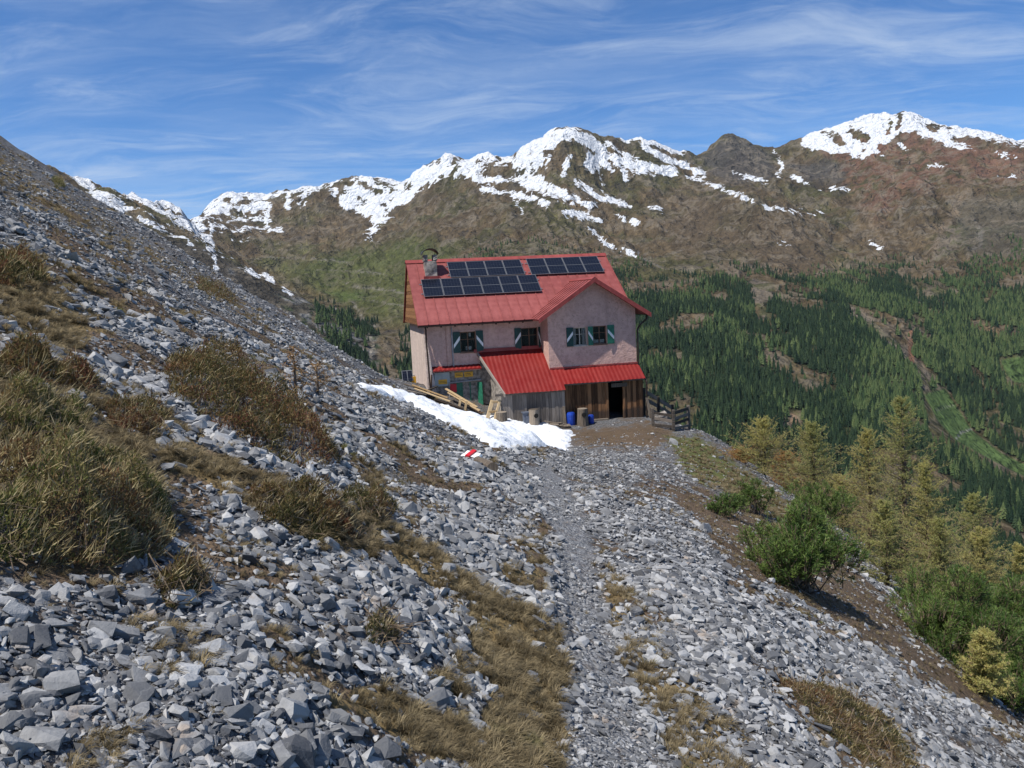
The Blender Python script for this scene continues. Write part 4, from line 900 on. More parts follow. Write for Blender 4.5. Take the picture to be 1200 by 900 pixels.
MB().beam((.02, -.75, .9), (.25, -.3, 3.0), .16, .05, (1, 0, 0)).build('leaning_board', MAT['wood'], HUT)

# ------------------------------------------------------------------ scatter helper: points that carry instances (only for what nobody could count)
def scatter(name, P, eul, scl, idx, protos, label, cat):
    me = raw_points(name, P, eul, scl, idx)
    o = link(bpy.data.objects.new(name, me)); tag(o, label, cat, kind='stuff')
    c = bpy.data.collections.new(name + '_forms')
    for i, p in enumerate(protos):
        q = bpy.data.objects.new('%s_form_%02d' % (name, i), p); c.objects.link(q)
    g = bpy.data.node_groups.new(name, 'GeometryNodeTree'); g.interface.new_socket('Geometry', in_out='INPUT', socket_type='NodeSocketGeometry'); g.interface.new_socket('Geometry', in_out='OUTPUT', socket_type='NodeSocketGeometry')
    N = g.nodes; gi = N.new('NodeGroupInput'); go = N.new('NodeGroupOutput'); ip = N.new('GeometryNodeInstanceOnPoints'); ci = N.new('GeometryNodeCollectionInfo')
    ci.inputs['Collection'].default_value = c; ci.inputs['Separate Children'].default_value = True; ci.inputs['Reset Children'].default_value = True
    def na(n_, t_): a = N.new('GeometryNodeInputNamedAttribute'); a.data_type = t_; a.inputs['Name'].default_value = n_; return a.outputs['Attribute']
    er = N.new('FunctionNodeEulerToRotation'); g.links.new(na('eul', 'FLOAT_VECTOR'), er.inputs[0])
    g.links.new(gi.outputs[0], ip.inputs['Points']); g.links.new(ci.outputs[0], ip.inputs['Instance']); ip.inputs['Pick Instance'].default_value = True
    g.links.new(na('idx', 'INT'), ip.inputs['Instance Index']); g.links.new(er.outputs[0], ip.inputs['Rotation']); g.links.new(na('scl', 'FLOAT_VECTOR'), ip.inputs['Scale'])
    g.links.new(ip.outputs[0], go.inputs[0])
    md = o.modifiers.new('scatter', 'NODES'); md.node_group = g
    return o
def raw_points(name, P, eul, scl, idx):
    me = bpy.data.meshes.new(name); me.vertices.add(len(P)); me.vertices.foreach_set('co', np.asarray(P, np.float32).ravel())
    for n, a in (('eul', eul), ('scl', scl)):
        t_ = me.attributes.new(n, 'FLOAT_VECTOR', 'POINT'); t_.data.foreach_set('vector', np.asarray(a, np.float32).ravel())
    t_ = me.attributes.new('idx', 'INT', 'POINT'); t_.data.foreach_set('value', np.asarray(idx, np.int32)); me.update(); return me
def normals(x, y, e=.25):
    zx = (zfun(x + e, y) - zfun(x - e, y))/(2*e); zy = (zfun(x, y + e) - zfun(x, y - e))/(2*e)
    n = np.stack([-zx, -zy, np.ones_like(zx)], -1); return n/np.linalg.norm(n, axis=1, keepdims=True)
def eulers(n, yaw, tilt_amt, k=1.0):
    """euler angles that lay things on a slope with normal n, turned by yaw, with a random extra tilt"""
    m = len(yaw); up = n*k + np.array([0, 0, 1.0])*(1 - k) + rng.normal(0, 1, (m, 3))*np.asarray(tilt_amt).reshape(-1, 1)
    up /= np.linalg.norm(up, axis=1, keepdims=True)
    f = np.stack([np.cos(yaw), np.sin(yaw), np.zeros(m)], -1); X = f - up*(f*up).sum(1, keepdims=True); X /= np.linalg.norm(X, axis=1, keepdims=True); Y = np.cross(up, X)
    sy = -X[:, 2]; return np.stack([np.arctan2(Y[:, 2], up[:, 2]), np.arcsin(np.clip(sy, -1, 1)), np.arctan2(X[:, 1], X[:, 0])], -1)
def inst_rand(t):
    return t.n('ShaderNodeObjectInfo').outputs['Random']

# ------------------------------------------------------------------ stones
def m_stone():
    m, t = material('limestone'); co = objco(t); r = orand(t); wc = worldco(t)
    base = t.mix(t.math('POWER', r, 1.5), (.07, .074, .083), (.41, .412, .415))
    patch = t.ramp(t.noise(wc, .35, 4, .6), .4, .65)
    base = t.mix(t.math('MULTIPLY', patch, .35), base, (.29, .287, .283))
    c = t.mix(t.math('MULTIPLY', t.ramp(t.noise(wc, 18, 5, .65), .42, .7), .6), base, t.mix(.5, base, (.07, .072, .08)))
    rust = t.math('MULTIPLY', t.ramp(t.math('ADD', t.noise(wc, 3.2, 4, .6), t.math('MULTIPLY', r, .18)), .74, .84), .45)
    c = t.mix(rust, c, (.26, .17, .09))
    vein = t.ramp(t.math('ABSOLUTE', t.math('SUBTRACT', t.noise(wc, 7, 3, .5, .6), .5)), .018, .0)
    c = t.mix(t.math('MULTIPLY', vein, .12), c, (.5, .5, .5))
    t.set(t.bs.inputs['Base Color'], c); t.bs.inputs['Roughness'].default_value = .85; t.bs.inputs['Specular IOR Level'].default_value = .25
    bump(t, t.noise(wc, 45, 5, .65), .5, .012); return m
MAT['lime'] = m_stone()
def stone_mesh(seed, flat, npts=15, lump=.0):
    r_ = random.Random(seed); bm = bmesh.new()
    ax = Vector((1, r_.uniform(.55, .9), flat))
    for _ in range(npts):
        p = Vector((r_.uniform(-1, 1), r_.uniform(-1, 1), r_.uniform(-1, 1)))
        m_ = max(abs(p.x), abs(p.y), abs(p.z)); p = p/m_*r_.uniform(.75, 1) if r_.random() < .75 else p.normalized()
        bm.verts.new((p.x*ax.x*.5, p.y*ax.y*.5, p.z*ax.z*.5))
    h = bmesh.ops.convex_hull(bm, input=bm.verts); bmesh.ops.delete(bm, geom=list({v for v in list(h['geom_interior']) + list(h['geom_unused']) if isinstance(v, bmesh.types.BMVert)}), context='VERTS')
    bmesh.ops.recalc_face_normals(bm, faces=bm.faces)
    me = bpy.data.meshes.new('stone'); bm.to_mesh(me); bm.free(); me.materials.append(MAT['lime']); return me
STONES = [stone_mesh(100 + i, (.30, .42, .20, .5, .35, .25, .6, .38, .30, .45)[i], 13 + i % 4) for i in range(10)]

BUSHES = []          # (px, py) polygons kept free of stones
BUSH_POLY = [[(-60, 520), (60, 505), (150, 520), (205, 600), (190, 650), (120, 690), (-60, 690)], [(195, 400), (260, 405), (350, 470), (400, 530), (390, 545), (300, 530), (200, 455)], [(905, 792), (970, 803), (1030, 840), (1070, 895), (1020, 900), (940, 835)]]
def hut_local(x, y): return cy_*(x - HX) + sy_*(y - HY), -sy_*(x - HX) + cy_*(y - HY)
def stone_field(n, rmin, rmax, smed, ssig, small):
    lr = rng.uniform(math.log(rmin + 4), math.log(rmax + 4), int(n*2.6)); r = np.exp(lr) - 4
    # more points per distance where the ring is wider
    keep = rng.random(len(r)) < ((r + 1.5)/(rmax + 1.5))**.55; r = r[keep]
    a = rng.uniform(math.radians(-50), math.radians(46), len(r)); x = r*np.sin(a); y = r*np.cos(a) - 1.0
    r_, a = None, None
    z = zfun(x, y); px, py = proj(np.stack([x, y, z], -1))
    ok = (px > -220) & (px < 1420) & (py < 1150) & (y > .6) & (py > 120)
    x, y, z, px, py = x[ok], y[ok], z[ok], px[ok], py[ok]
    g, d, gr, pth = cover(px, py, x, y)
    dens = np.clip(1 - 1.05*g - (1.05 if not small else .72)*d, .03, 1)
    dens = dens*np.where(pth > .5, .9 if small else .3, 1)
    dens *= .35 + .65*sstep(fbm(x/1.7, y/1.7, 3, 91), -.45, .15)
    for p in BUSH_POLY: dens *= 1 - .85*sstep(sdist(px, py, p), -4, 6)
    hx, hy = hut_local(x, y); inside = (hx > -.3) & (hx < 12.2) & (hy > -2.9) & (hy < 9); dens[inside] = 0
    yard = (hx > 2.5) & (hx < 12) & (hy > -6) & (hy <= -2.9); dens[yard] *= .25
    sp = sdist(px, py, SNOWPATCH) > 1; dens[sp & (np.hypot(x, y) > 28)] = 0
    ok = rng.random(len(x)) < dens; x, y, z, px, py, pth, g = (q[ok] for q in (x, y, z, px, py, pth, g))
    x, y, z, px, py, pth, g = (q[:n] for q in (x, y, z, px, py, pth, g))
    big = fbm(x/3.1, y/3.1, 3, 95)
    s = np.exp(rng.normal(math.log(smed), ssig, len(x)))*(1 + .5*np.clip(big, -.6, .9))
    s = np.where(pth > .5, s*.62, s)
    return x, y, z, px, py, s
X, Y, Z, PXs, PYs, SS = [np.concatenate(q) for q in zip(stone_field(85000, 1.6, 9, .026, .5, True), stone_field(62000, 1.6, 16, .048, .52, False), stone_field(125000, 6, 46, .078, .5, False), stone_field(75000, 4, 30, .046, .42, True))]
SS = np.minimum(SS, np.clip(.085 + .012*np.hypot(X, Y), .1, .26))*np.where(PXs > 640, .74, .95)
nrm = normals(X, Y)
EU = eulers(nrm, rng.uniform(0, 6.283, len(X)), rng.choice([.12, .3, .6], len(X)), .95)
SC = SS[:, None]*rng.uniform(.8, 1.25, (len(X), 3))
ID = rng.integers(0, len(STONES), len(X))
PO = np.stack([X, Y, Z], -1) + nrm*(SS*.10)[:, None]
# the stones that show largest are things of their own
vis = (PXs > 5) & (PXs < 1195) & (PYs > 5) & (PYs < 895)
pixsize = SS*SC.max(1)/SS*F_PX/np.maximum(np.hypot(X, Y), 1)/1.0
order = np.argsort(-np.where(vis, pixsize, 0))[:300]
rest = np.ones(len(X), bool); rest[order] = False
scatter('scree', PO[rest], EU[rest], SC[rest], ID[rest], STONES, 'loose grey limestone scree covering the hillside on both sides of the path', 'scree')
LANDMARKS = [('the big heath bush', 90, 600), ('the long heath bank', 300, 480), ('the lower left corner', 40, 870), ('the slate slab', 400, 715), ('the tall pale boulder', 478, 585), ('the middle of the gravel path', 700, 760), ('the low heath strip', 990, 845), ('the round mountain pine', 930, 670), ('the bottom edge under the path', 690, 895), ('the upper left scree block', 78, 345), ('the snow patch', 560, 520), ('the brown heath clump', 360, 610)]
_t = ['', 'second', 'third', 'fourth', 'fifth', 'sixth', 'seventh', 'eighth', 'ninth', 'tenth', 'eleventh', 'twelfth', 'thirteenth', 'fourteenth', 'fifteenth', 'sixteenth', 'seventeenth', 'eighteenth', 'nineteenth']
ORD = [(q + ' closest').strip() for q in _t] + [tn + ('-' + q if q else 'ieth').replace('yieth', 'ieth') + ' closest' for tn in ('twenty', 'thirty', 'forty', 'fifty') for q in ['', 'first'] + _t[1:9]]
ORD = [q.replace('yieth', 'ieth') for q in ORD]
buckets = {}
for k in order:
    dd = [math.hypot(PXs[k] - lx, PYs[k] - ly) for _, lx, ly in LANDMARKS]; j = int(np.argmin(dd)); _, lx, ly = LANDMARKS[j]; an = math.degrees(math.atan2(ly - PYs[k], PXs[k] - lx)) % 360
    dr = ('right of', 'above and right of', 'above', 'above and left of', 'left of', 'below and left of', 'below', 'below and right of')[int((an + 22.5)//45) % 8]
    buckets.setdefault((j, dr), []).append((dd[j], k))
for (j, dr), lst in buckets.items():
    lst.sort()
    for i, (_, k) in enumerate(lst):
        o = bpy.data.objects.new('loose_stone', STONES[ID[k]]); o.location = PO[k].tolist(); o.rotation_euler = EU[k].tolist(); o.scale = SC[k].tolist(); link(o)
        q = ORD[i] if i < len(ORD) else 'outlying'
        tag(o, 'grey stone, %s large one %s %s' % (q, dr, LANDMARKS[j][0]), 'stone', 'larger loose stones in the scree')

# named boulders and slabs: pixel of the foot, width in pixels, flatness, turn, label
def big_stone(px, py, wpx, seed, flat, yaw, label, tilt=.15, asp=1.0, sink=.25):
    p = g1(px, py); w = wpx/F_PX*(p@cF)
    me = stone_mesh(seed, flat, 19); w = w*.62; flat = flat*.75; bm = bmesh.new(); bm.from_mesh(me)
    bm.to_mesh(me); bm.free()
    n = normals(p[0:1], p[1:2]); e = eulers(n, np.array([yaw]), np.array([tilt]), .8)[0]
    o = bpy.data.objects.new('boulder', me); o.scale = (w, w*asp, w); o.rotation_euler = e.tolist(); o.location = (p[0], p[1], p[2] + w*flat*(.5 - sink)); link(o); tag(o, label, 'boulder', 'boulders'); return o
for a in [(478, 602, 40, 301, 1.1, .4, 'tall pale boulder with a dark shaded face beside dry grass below the snow', .25), (437, 592, 22, 302, .8, 1.2, 'small rounded grey boulder under a dry bush left of the tall pale boulder'),
          (555, 640, 30, 303, .6, .5, 'dark wedge of rock in the scree left of the path'), (78, 358, 34, 304, .45, .3, 'pale flat block on the upper left scree'), (24, 330, 26, 305, .4, .6, 'flat dark slab near the left edge of the upper scree'),
          (52, 332, 22, 306, .4, .2, 'flat slab beside another slab on the upper left scree'), (350, 888, 80, 307, .7, .4, 'large bluish block at the bottom edge of the foreground scree'), (280, 884, 70, 308, .5, .1, 'flat-topped grey block at the bottom edge, left of the large bluish block'),
          (20, 880, 70, 309, .8, .8, 'big dark block in the bottom left corner'), (400, 722, 62, 310, .22, -.5, 'long thin slate slab lying on the foreground scree'), (352, 690, 50, 311, .25, -.4, 'narrow leaning slate slab under the brown heath clump'),
          (150, 745, 52, 312, .5, .2, 'pale angular block below the big heath bush'), (20, 720, 46, 313, .7, .3, 'grey block at the left edge under the big heath bush'), (60, 800, 60, 314, .3, .1, 'long flat stone in the lower left scree'), (290, 540, 40, 315, .35, -.3, 'flat pale slab under the long brown heath bank'),
          (330, 556, 40, 316, .35, -.5, 'second flat slab at the foot of the long brown heath bank'), (826, 622, 34, 317, .7, .3, 'grey boulder with a dark foot on the slope above the mountain pine'), (790, 520, 20, 318, .7, .2, 'pale block below the weathered rail fence'),
          (845, 538, 14, 319, .7, .2, 'small white rock on the grassy edge right of the fence'), (905, 770, 30, 320, .5, .1, 'pale flat rock in the right scree above the heath strip'), (560, 700, 26, 321, .6, .1, 'grey rock at the edge of the dry grass beside the path'),
          (185, 320, 20, 322, .7, .1, 'dark block just under the left skyline'), (115, 275, 18, 323, .6, .4, 'dark rock on the steep turf under the left skyline'), (80, 548, 36, 324, .3, .1, 'flat pale stone lying in the turf above the big heath bush'), (700, 850, 26, 325, .4, .3, 'flat grey stone at the edge of the gravel path')]:
    big_stone(*a)

# ------------------------------------------------------------------ vegetation
def unit(v): return v/np.maximum(np.linalg.norm(v, axis=-1, keepdims=True), 1e-9)
def diamonds(P, A, Lh, Wd):
    """leaf-like four-cornered blades: foot P, direction A, length, width -> vertices, faces"""
    n = len(P); A = unit(A); B = unit(np.cross(A, rng.normal(size=(n, 3)))); Lh = np.broadcast_to(Lh, n)[:, None]; Wd = np.broadcast_to(Wd, n)[:, None]
    V = np.stack([P, P + A*Lh*.45 + B*Wd*.5, P + A*Lh, P + A*Lh*.45 - B*Wd*.5], 1).reshape(-1, 3)
    return V, np.arange(4*n).reshape(n, 4)
def ribbons(P0, P1, w0, w1):
    n = len(P0); A = unit(P1 - P0); out = []
    B = unit(np.cross(A, rng.normal(size=(n, 3)))); C = np.cross(A, B); w0 = np.broadcast_to(w0, n)[:, None]; w1 = np.broadcast_to(w1, n)[:, None]
    for D in (B, C): out.append(np.stack([P0 - D*w0/2, P0 + D*w0/2, P1 + D*w1/2, P1 - D*w1/2], 1).reshape(-1, 3))
    V = np.concatenate(out); return V, np.arange(len(V)).reshape(-1, 4)
def part(name, VF, mat, parent, tint=None, smooth=False):
    me = raw_mesh(name, VF[0], VF[1], face_attrs={'tint': tint} if tint is not None else None, smooth=smooth); me.materials.append(mat)
    return link(bpy.data.objects.new(name, me), parent)
def m_leaf(name, cols, rough=.65, trans=.35, scale=1.5):
    m, t = material(name); f = attr(t, 'tint'); n = t.math('MULTIPLY', t.math('SUBTRACT', t.noise(worldco(t), scale, 4, .6), .5), .7)
    cr = t.n('ShaderNodeValToRGB', {0: t.math('ADD', f, n, clamp=True)}); e = cr.color_ramp.elements
    while len(e) < len(cols): e.new(.5)
    for i, c in enumerate(cols): e[i].position = i/(len(cols) - 1); e[i].color = c + (1,)
    t.set(t.bs.inputs['Base Color'], cr.outputs[0]); t.bs.inputs['Roughness'].default_value = rough; t.bs.inputs['Specular IOR Level'].default_value = .25
    tl = t.n('ShaderNodeBsdfTranslucent'); t.t.links.new(cr.outputs[0], tl.inputs[0])
    mx = t.n('ShaderNodeMixShader', {0: trans}); t.t.links.new(t.bs.outputs[0], mx.inputs[1]); t.t.links.new(tl.outputs[0], mx.inputs[2]); t.t.links.new(mx.outputs[0], t.out.inputs[0]); return m
MAT['heath'] = m_leaf('heath_leaves', [(.06, .065, .022), (.115, .098, .034), (.165, .115, .044), (.16, .08, .038), (.12, .045, .03)])
MAT['juniper'] = m_leaf('green_heath_leaves', [(.065, .088, .024), (.115, .135, .036), (.18, .16, .055), (.24, .19, .085), (.19, .10, .05)])
MAT['pine'] = m_leaf('pine_needles', [(.04, .075, .02), (.085, .14, .034), (.14, .20, .048), (.22, .28, .075)], .5, .35)
MAT['larch'] = m_leaf('larch_needles', [(.34, .35, .11), (.46, .44, .15), (.54, .47, .18), (.50, .38, .17)], .6, .5, .5)
MAT['larchg'] = m_leaf('green_larch_needles', [(.27, .31, .10), (.38, .39, .13), (.47, .44, .17), (.50, .42, .18)], .6, .5, .5)
MAT['rusty'] = m_leaf('rusty_larch_needles', [(.36, .20, .08), (.44, .26, .10), (.48, .32, .14)], .6, .45)
MAT['straw'] = m_leaf('straw_blades', [(.22, .17, .08), (.36, .29, .15), (.46, .39, .23)])
MAT['bark'] = simple('grey_brown_bark', (.13, .10, .08), .9, .4, 9, 0, .2, .6, 20)
MAT['twig'] = simple('dry_twigs', (.17, .125, .085), .9, .4, 9)
MAT['dead'] = simple('bleached_wood', (.46, .43, .40), .85, .2, 8)
def m_grass():
    m, t = material('dry_grass'); r = orand(t); co = objco(t)
    c = t.mix(r, (.12, .092, .05), (.33, .265, .155)); c = t.mix(t.ramp(t.noise(worldco(t), .9, 4, .6), .60, .72), c, (.15, .16, .045))
    z = t.n('ShaderNodeSeparateXYZ', {0: co}).outputs[2]
    t.set(t.bs.inputs['Base Color'], c); t.bs.inputs['Roughness'].default_value = .7; t.bs.inputs['Specular IOR Level'].default_value = .2
    tl = t.n('ShaderNodeBsdfTranslucent'); t.t.links.new(c, tl.inputs[0]); mx = t.n('ShaderNodeMixShader', {0: .35}); t.t.links.new(t.bs.outputs[0], mx.inputs[1]); t.t.links.new(tl.outputs[0], mx.inputs[2]); t.t.links.new(mx.outputs[0], t.out.inputs[0]); return m
MAT['grass'] = m_grass()
def tuft_mesh(seed, n=46, lean=.5):
    r_ = np.random.default_rng(seed); V = []; Fc = []
    for i in range(n):
        a = r_.uniform(0, 6.283); q = r_.uniform(0, .16); L_ = r_.uniform(.5, 1.1); out = r_.uniform(.15, 1.0); d = np.array([math.cos(a), math.sin(a), 0.0]); lean_v = np.array([lean*r_.uniform(.3, 1), 0, 0])
        p0 = d*q; p1 = p0 + (d*out*.35 + lean_v*.3)*L_ + np.array([0, 0, .5*L_]); p2 = p0 + (d*out + lean_v)*L_*.85 + np.array([0, 0, r_.uniform(.25, .7)*L_]); w = np.array([-d[1], d[0], 0])*.016
        b = len(V); V += [p0 - w, p0 + w, p1 + w*.8, p1 - w*.8, p2, p2 + w*.15]; Fc += [(b, b + 1, b + 2, b + 3), (b + 3, b + 2, b + 5, b + 4)]
    me = raw_mesh('tuft', np.array(V), np.array(Fc)); me.materials.append(MAT['grass']); return me
TUFTS = [tuft_mesh(500 + i, 46, (.2, .5, .8, .4, .6)[i]) for i in range(5)]
def grass_field():
    n = 190000; r = np.exp(rng.uniform(math.log(6), math.log(52), n)) - 4; a = rng.uniform(math.radians(-48), math.radians(46), n); x = r*np.sin(a); y = r*np.cos(a) - .5
    z = zfun(x, y); px, py = proj(np.stack([x, y, z], -1)); ok = (px > -150) & (px < 1330) & (py < 1050) & (y > 1.2); x, y, z, px, py = (q[ok] for q in (x, y, z, px, py))
    g, d, gr, pth = cover(px, py, x, y); hx, hy = hut_local(x, y)
    den = np.clip(g*1.0 + .022*(1 - pth) + .25*gr + .30*d, 0, 1)*(1 - .95*pth); den[(hx > -.4) & (hx < 12.5) & (hy > -5) & (hy < 9)] = 0
    den[(sdist(px, py, SNOWPATCH) > -2) & (np.hypot(x, y) > 28)] = 0
    den = den*np.clip(.62 + 1.1*fbm(x/.5, y/.5, 3, 99), .12, 1); ok = rng.random(len(x)) < den*.85; x, y, z, px, py, g = (q[ok] for q in (x, y, z, px, py, g)); nr_ = normals(x, y)
    s = rng.uniform(.055, .15, len(x))*np.clip(.6 + np.hypot(x, y)/22, .65, 1.5)*(.55 + .5*g)
    yaw = np.arctan2(nr_[:, 1], nr_[:, 0]) + rng.normal(0, .6, len(x))
    E_ = eulers(nr_, yaw, np.full(len(x), .12), .6); S3 = s[:, None]*rng.uniform(.8, 1.2, (len(x), 3))
    scatter('dry_grass', np.stack([x, y, z - .01], -1), E_, S3, rng.integers(0, 5, len(x)), TUFTS, 'dry straw-coloured alpine grass in strips beside the path and between the stones', 'grass')
    return len(x)
NGRASS = grass_field()

def shrub(label, poly, h, n, leaf, matn, twigs=260, group='heath bushes', lump=.5, cat='bush'):
    n = int(n*1.5); h = h*.56; leaf = leaf*.72; twigs = int(twigs*1.6)
    G = ground([p[0] for p in poly], [p[1] for p in poly]); G = G[~np.isnan(G[:, 0])]; W = G[:, :2]
    c = W.mean(0); R_ = empty('heath_bush', (c[0], c[1], float(zfun(c[0:1], c[1:2])[0])), 0, label, cat, group)
    lo, hi = W.min(0), W.max(0); q = rng.uniform(lo, hi, (n*5, 2)); sd = sdist(q[:, 0], q[:, 1], W.tolist()); k = sd > 0; q, sd = q[k][:n], sd[k][:n]
    mx = sd.max(); n = int(n); ridge = np.clip(.55 + lump*2.2*fbm(q[:, 0]/(h*1.2), q[:, 1]/(h*1.2), 4, 131), .03, 1.5)
    top = h*np.clip(sd/(mx*.6), 0, 1)**.6*ridge
    gz = zfun(q[:, 0], q[:, 1]); u = rng.random(len(q)); z = gz + top*(1 - .55*u**2.2) + .01
    nr_ = normals(q[:, 0], q[:, 1]); P = np.stack([q[:, 0], q[:, 1], z], -1) - np.array(R_.location) + np.concatenate([nr_[:, :2]*top[:, None]*.35, np.zeros((len(q), 1))], 1)
    A = rng.normal(size=(len(q), 3)) + np.array([0, 0, .9]) + nr_*.5
    V, Fq = diamonds(P, A, rng.uniform(.7, 1.6, len(q))*leaf*.85, rng.uniform(.14, .34, len(q))*leaf)
    tint = np.clip(.42 + .55*fbm(q[:, 0]/.5, q[:, 1]/.5, 3, 140) + rng.normal(0, .2, len(q)), 0, 1)
    part('foliage', (V, Fq), MAT[matn], R_, tint)
    nb2 = len(q)//(7 if matn == 'juniper' else 20); ii = rng.integers(0, len(q), nb2); bl = leaf*3.2; nb_d = nr_[ii]*np.array([1, 1, .2])*1.1 + rng.normal(0, .45, (nb2, 3)) + np.array([0, 0, .55])
    part('dry_blades', diamonds(P[ii], nb_d, rng.uniform(.5, 1.2, nb2)*bl, .0045*max(1, leaf/.035)), MAT['straw'], R_, rng.random(nb2))
    i = rng.integers(0, len(q), twigs); p1 = P[i] + rng.normal(0, .02, (twigs, 3)); p0 = np.stack([q[i, 0], q[i, 1], gz[i]], -1) - np.array(R_.location) + rng.normal(0, .06, (twigs, 3)); 
    part('stems', ribbons(p0, p1 + unit(p1 - p0)*.03, .0055*max(1, leaf/.035), .002), MAT['twig'], R_)
    return R_
shrub('big overhanging green and rust heath bush at the left edge of the foreground', [(-40, 560), (40, 530), (120, 535), (180, 570), (205, 620), (190, 660), (130, 672), (60, 668), (-40, 660)], .42, 15000, .035, 'juniper', 500)
shrub('long brown heath bank running down the left scree', [(192, 425), (240, 425), (300, 460), (360, 500), (402, 545), (380, 552), (320, 540), (260, 510), (200, 470)], .62, 16000, .055, 'heath', 420)
shrub('olive heath clump on the turf above the big bush', [(0, 470), (60, 465), (110, 490), (90, 520), (20, 525), (-20, 500)], .25, 6000, .035, 'juniper', 200)
shrub('brown heath clump below the long heath bank', [(290, 580), (350, 580), (410, 610), (420, 640), (370, 640), (310, 615)], .28, 8000, .035, 'heath', 260)
shrub('dark heath tuft hanging over the shaded scree under the big bush', [(180, 690), (225, 660), (250, 690), (225, 715), (195, 715)], .16, 2600, .028, 'heath', 140)
shrub('dry heath clump left of the tall pale boulder', [(400, 580), (440, 575), (470, 600), (440, 618), (405, 605)], .26, 3600, .035, 'heath', 160)
shrub('rusty heath clump beside the dry grass left of the path', [(425, 735), (450, 720), (470, 745), (455, 765), (430, 760)], .12, 1900, .022, 'heath', 90)
shrub('low red-brown heath strip in the right scree', [(908, 795), (950, 800), (1000, 818), (1050, 855), (1078, 900), (1020, 905), (960, 850)], .12, 15000, .022, 'heath', 300)
shrub('brown heath patch high on the left scree', [(0, 300), (40, 310), (60, 335), (20, 345), (-20, 330)], .3, 3000, .07, 'heath', 100)
shrub('rusty heath patch on the turf at the upper left edge', [(0, 420), (60, 425), (110, 445), (120, 470), (40, 460), (-20, 450)], .3, 5000, .05, 'heath', 150)
shrub('dark bush on the left skyline', [(60, 210), (72, 212), (76, 220), (66, 222)], .45, 1200, .1, 'juniper', 40)
shrub('brown heath fringe under the left skyline', [(228, 325), (262, 338), (280, 355), (255, 352), (232, 340)], .5, 2400, .1, 'heath', 60)
shrub('heath patch beside the scree above the long heath bank', [(120, 480), (170, 470), (205, 490), (190, 520), (140, 510)], .2, 4000, .035, 'heath', 150)

def pine(label, bx, by, wpx, hpx, nsh, matn='pine', P=None, group='mountain pines', wide=1.0):
    p = g1(bx, by) if P is None else P
    sc = F_PX/(p@cF); w = wpx/sc; h = hpx/sc
    R_ = empty('mountain_pine', p.tolist(), 0, label, 'pine', group)
    # crown of several lobes, each lobe a spray of upright shoots
    nl = 17; lob = [(rng.normal(0, .26)*w*wide, rng.normal(0, .22)*w, h*rng.uniform(.14, .62), rng.uniform(.12, .23)*w) for _ in range(nl)] + [(0, 0, h*.5, .27*w), (.05*w, 0, h*.78, .15*w)]
    T = []; O = []; nsh = int(nsh*1.7)
    for _ in range(nsh*2):
        lx, ly, lz, lr = lob[rng.integers(0, len(lob))]; d = unit(rng.normal(size=3)); d[2] = abs(d[2])*.9 + .05 if rng.random() < .8 else d[2]
        q = np.array([lx, ly, lz]) + d*np.array([lr, lr, min(lr, h*.42)])*rng.uniform(.75, 1.08)
        q[2] = max(q[2], h*rng.uniform(.02, .14))
        if q[2] > h*1.05: continue
        T.append(q); O.append(unit(d*.7 + np.array([0, 0, .9]) + rng.normal(0, .2, 3)))
        if len(T) >= nsh: break
    T = np.array(T); O = np.array(O); sl_ = rng.uniform(.11, .2, len(T))*max(.75, min(1.3, w/1.3)); K = 30
    ti = np.repeat(np.arange(len(T)), K); f = rng.random(len(ti)); ax = O[ti]; rad = unit(np.cross(ax, rng.normal(size=(len(ti), 3))))
    Pn = T[ti] + ax*(f*sl_[ti])[:, None] ; A = ax*(.35 + .5*f[:, None]) + rad*.75
    V, Fq = diamonds(Pn, A, rng.uniform(.05, .085, len(ti))*max(.8, min(1.35, w/1.3)), .011*max(1, min(1.5, 60/sc)))
    tint = np.repeat(np.clip(rng.normal(.45, .22, len(T)), 0, 1), K)
    fo = part('needles', (V, Fq), MAT[matn], R_, tint)
    part('shoots', ribbons(T - O*.1, T + O*sl_[:, None]*.9, .014, .008), MAT['twig'], R_)
    mb = MB()
    for i in rng.choice(len(T), min(22, len(T)), replace=False):
        q = T[i]; b = np.array([rng.normal(0, .16)*w, rng.normal(0, .14)*w, -.06]); mid = b*.5 + q*.5 + np.array([0, 0, -.12*h]); mb.tube([b, mid, q], [.007*w + .004, .006*w + .003, .003*w], 5, False)
    mb.build('stem', MAT['bark'], R_); return R_
pine('round dark green mountain pine standing on the slope right of the path', 938, 690, 104, 96, 620)
pine('small upright young pine uphill of the round mountain pine', 885, 604, 34, 44, 120)
pine('low creeping pine mat beside the small upright pine', 850, 601, 50, 16, 110)
pine('low green pine behind the round mountain pine', 958, 612, 80, 44, 240, P=at(958, 615, 24.0))
pine('broad bright green mountain pine at the right below the larches', 1122, 778, 124, 112, 700)
pine('mountain pine at the right edge behind the broad pine', 1185, 765, 120, 100, 520, P=at(1185, 775, 15.0))
pine('mountain pine cut by the right edge of the picture below the small larch', 1200, 845, 84, 92, 420)
pine('green pine thicket in front of the larches', 1060, 725, 60, 40, 200, P=at(1066, 728, 18.0))

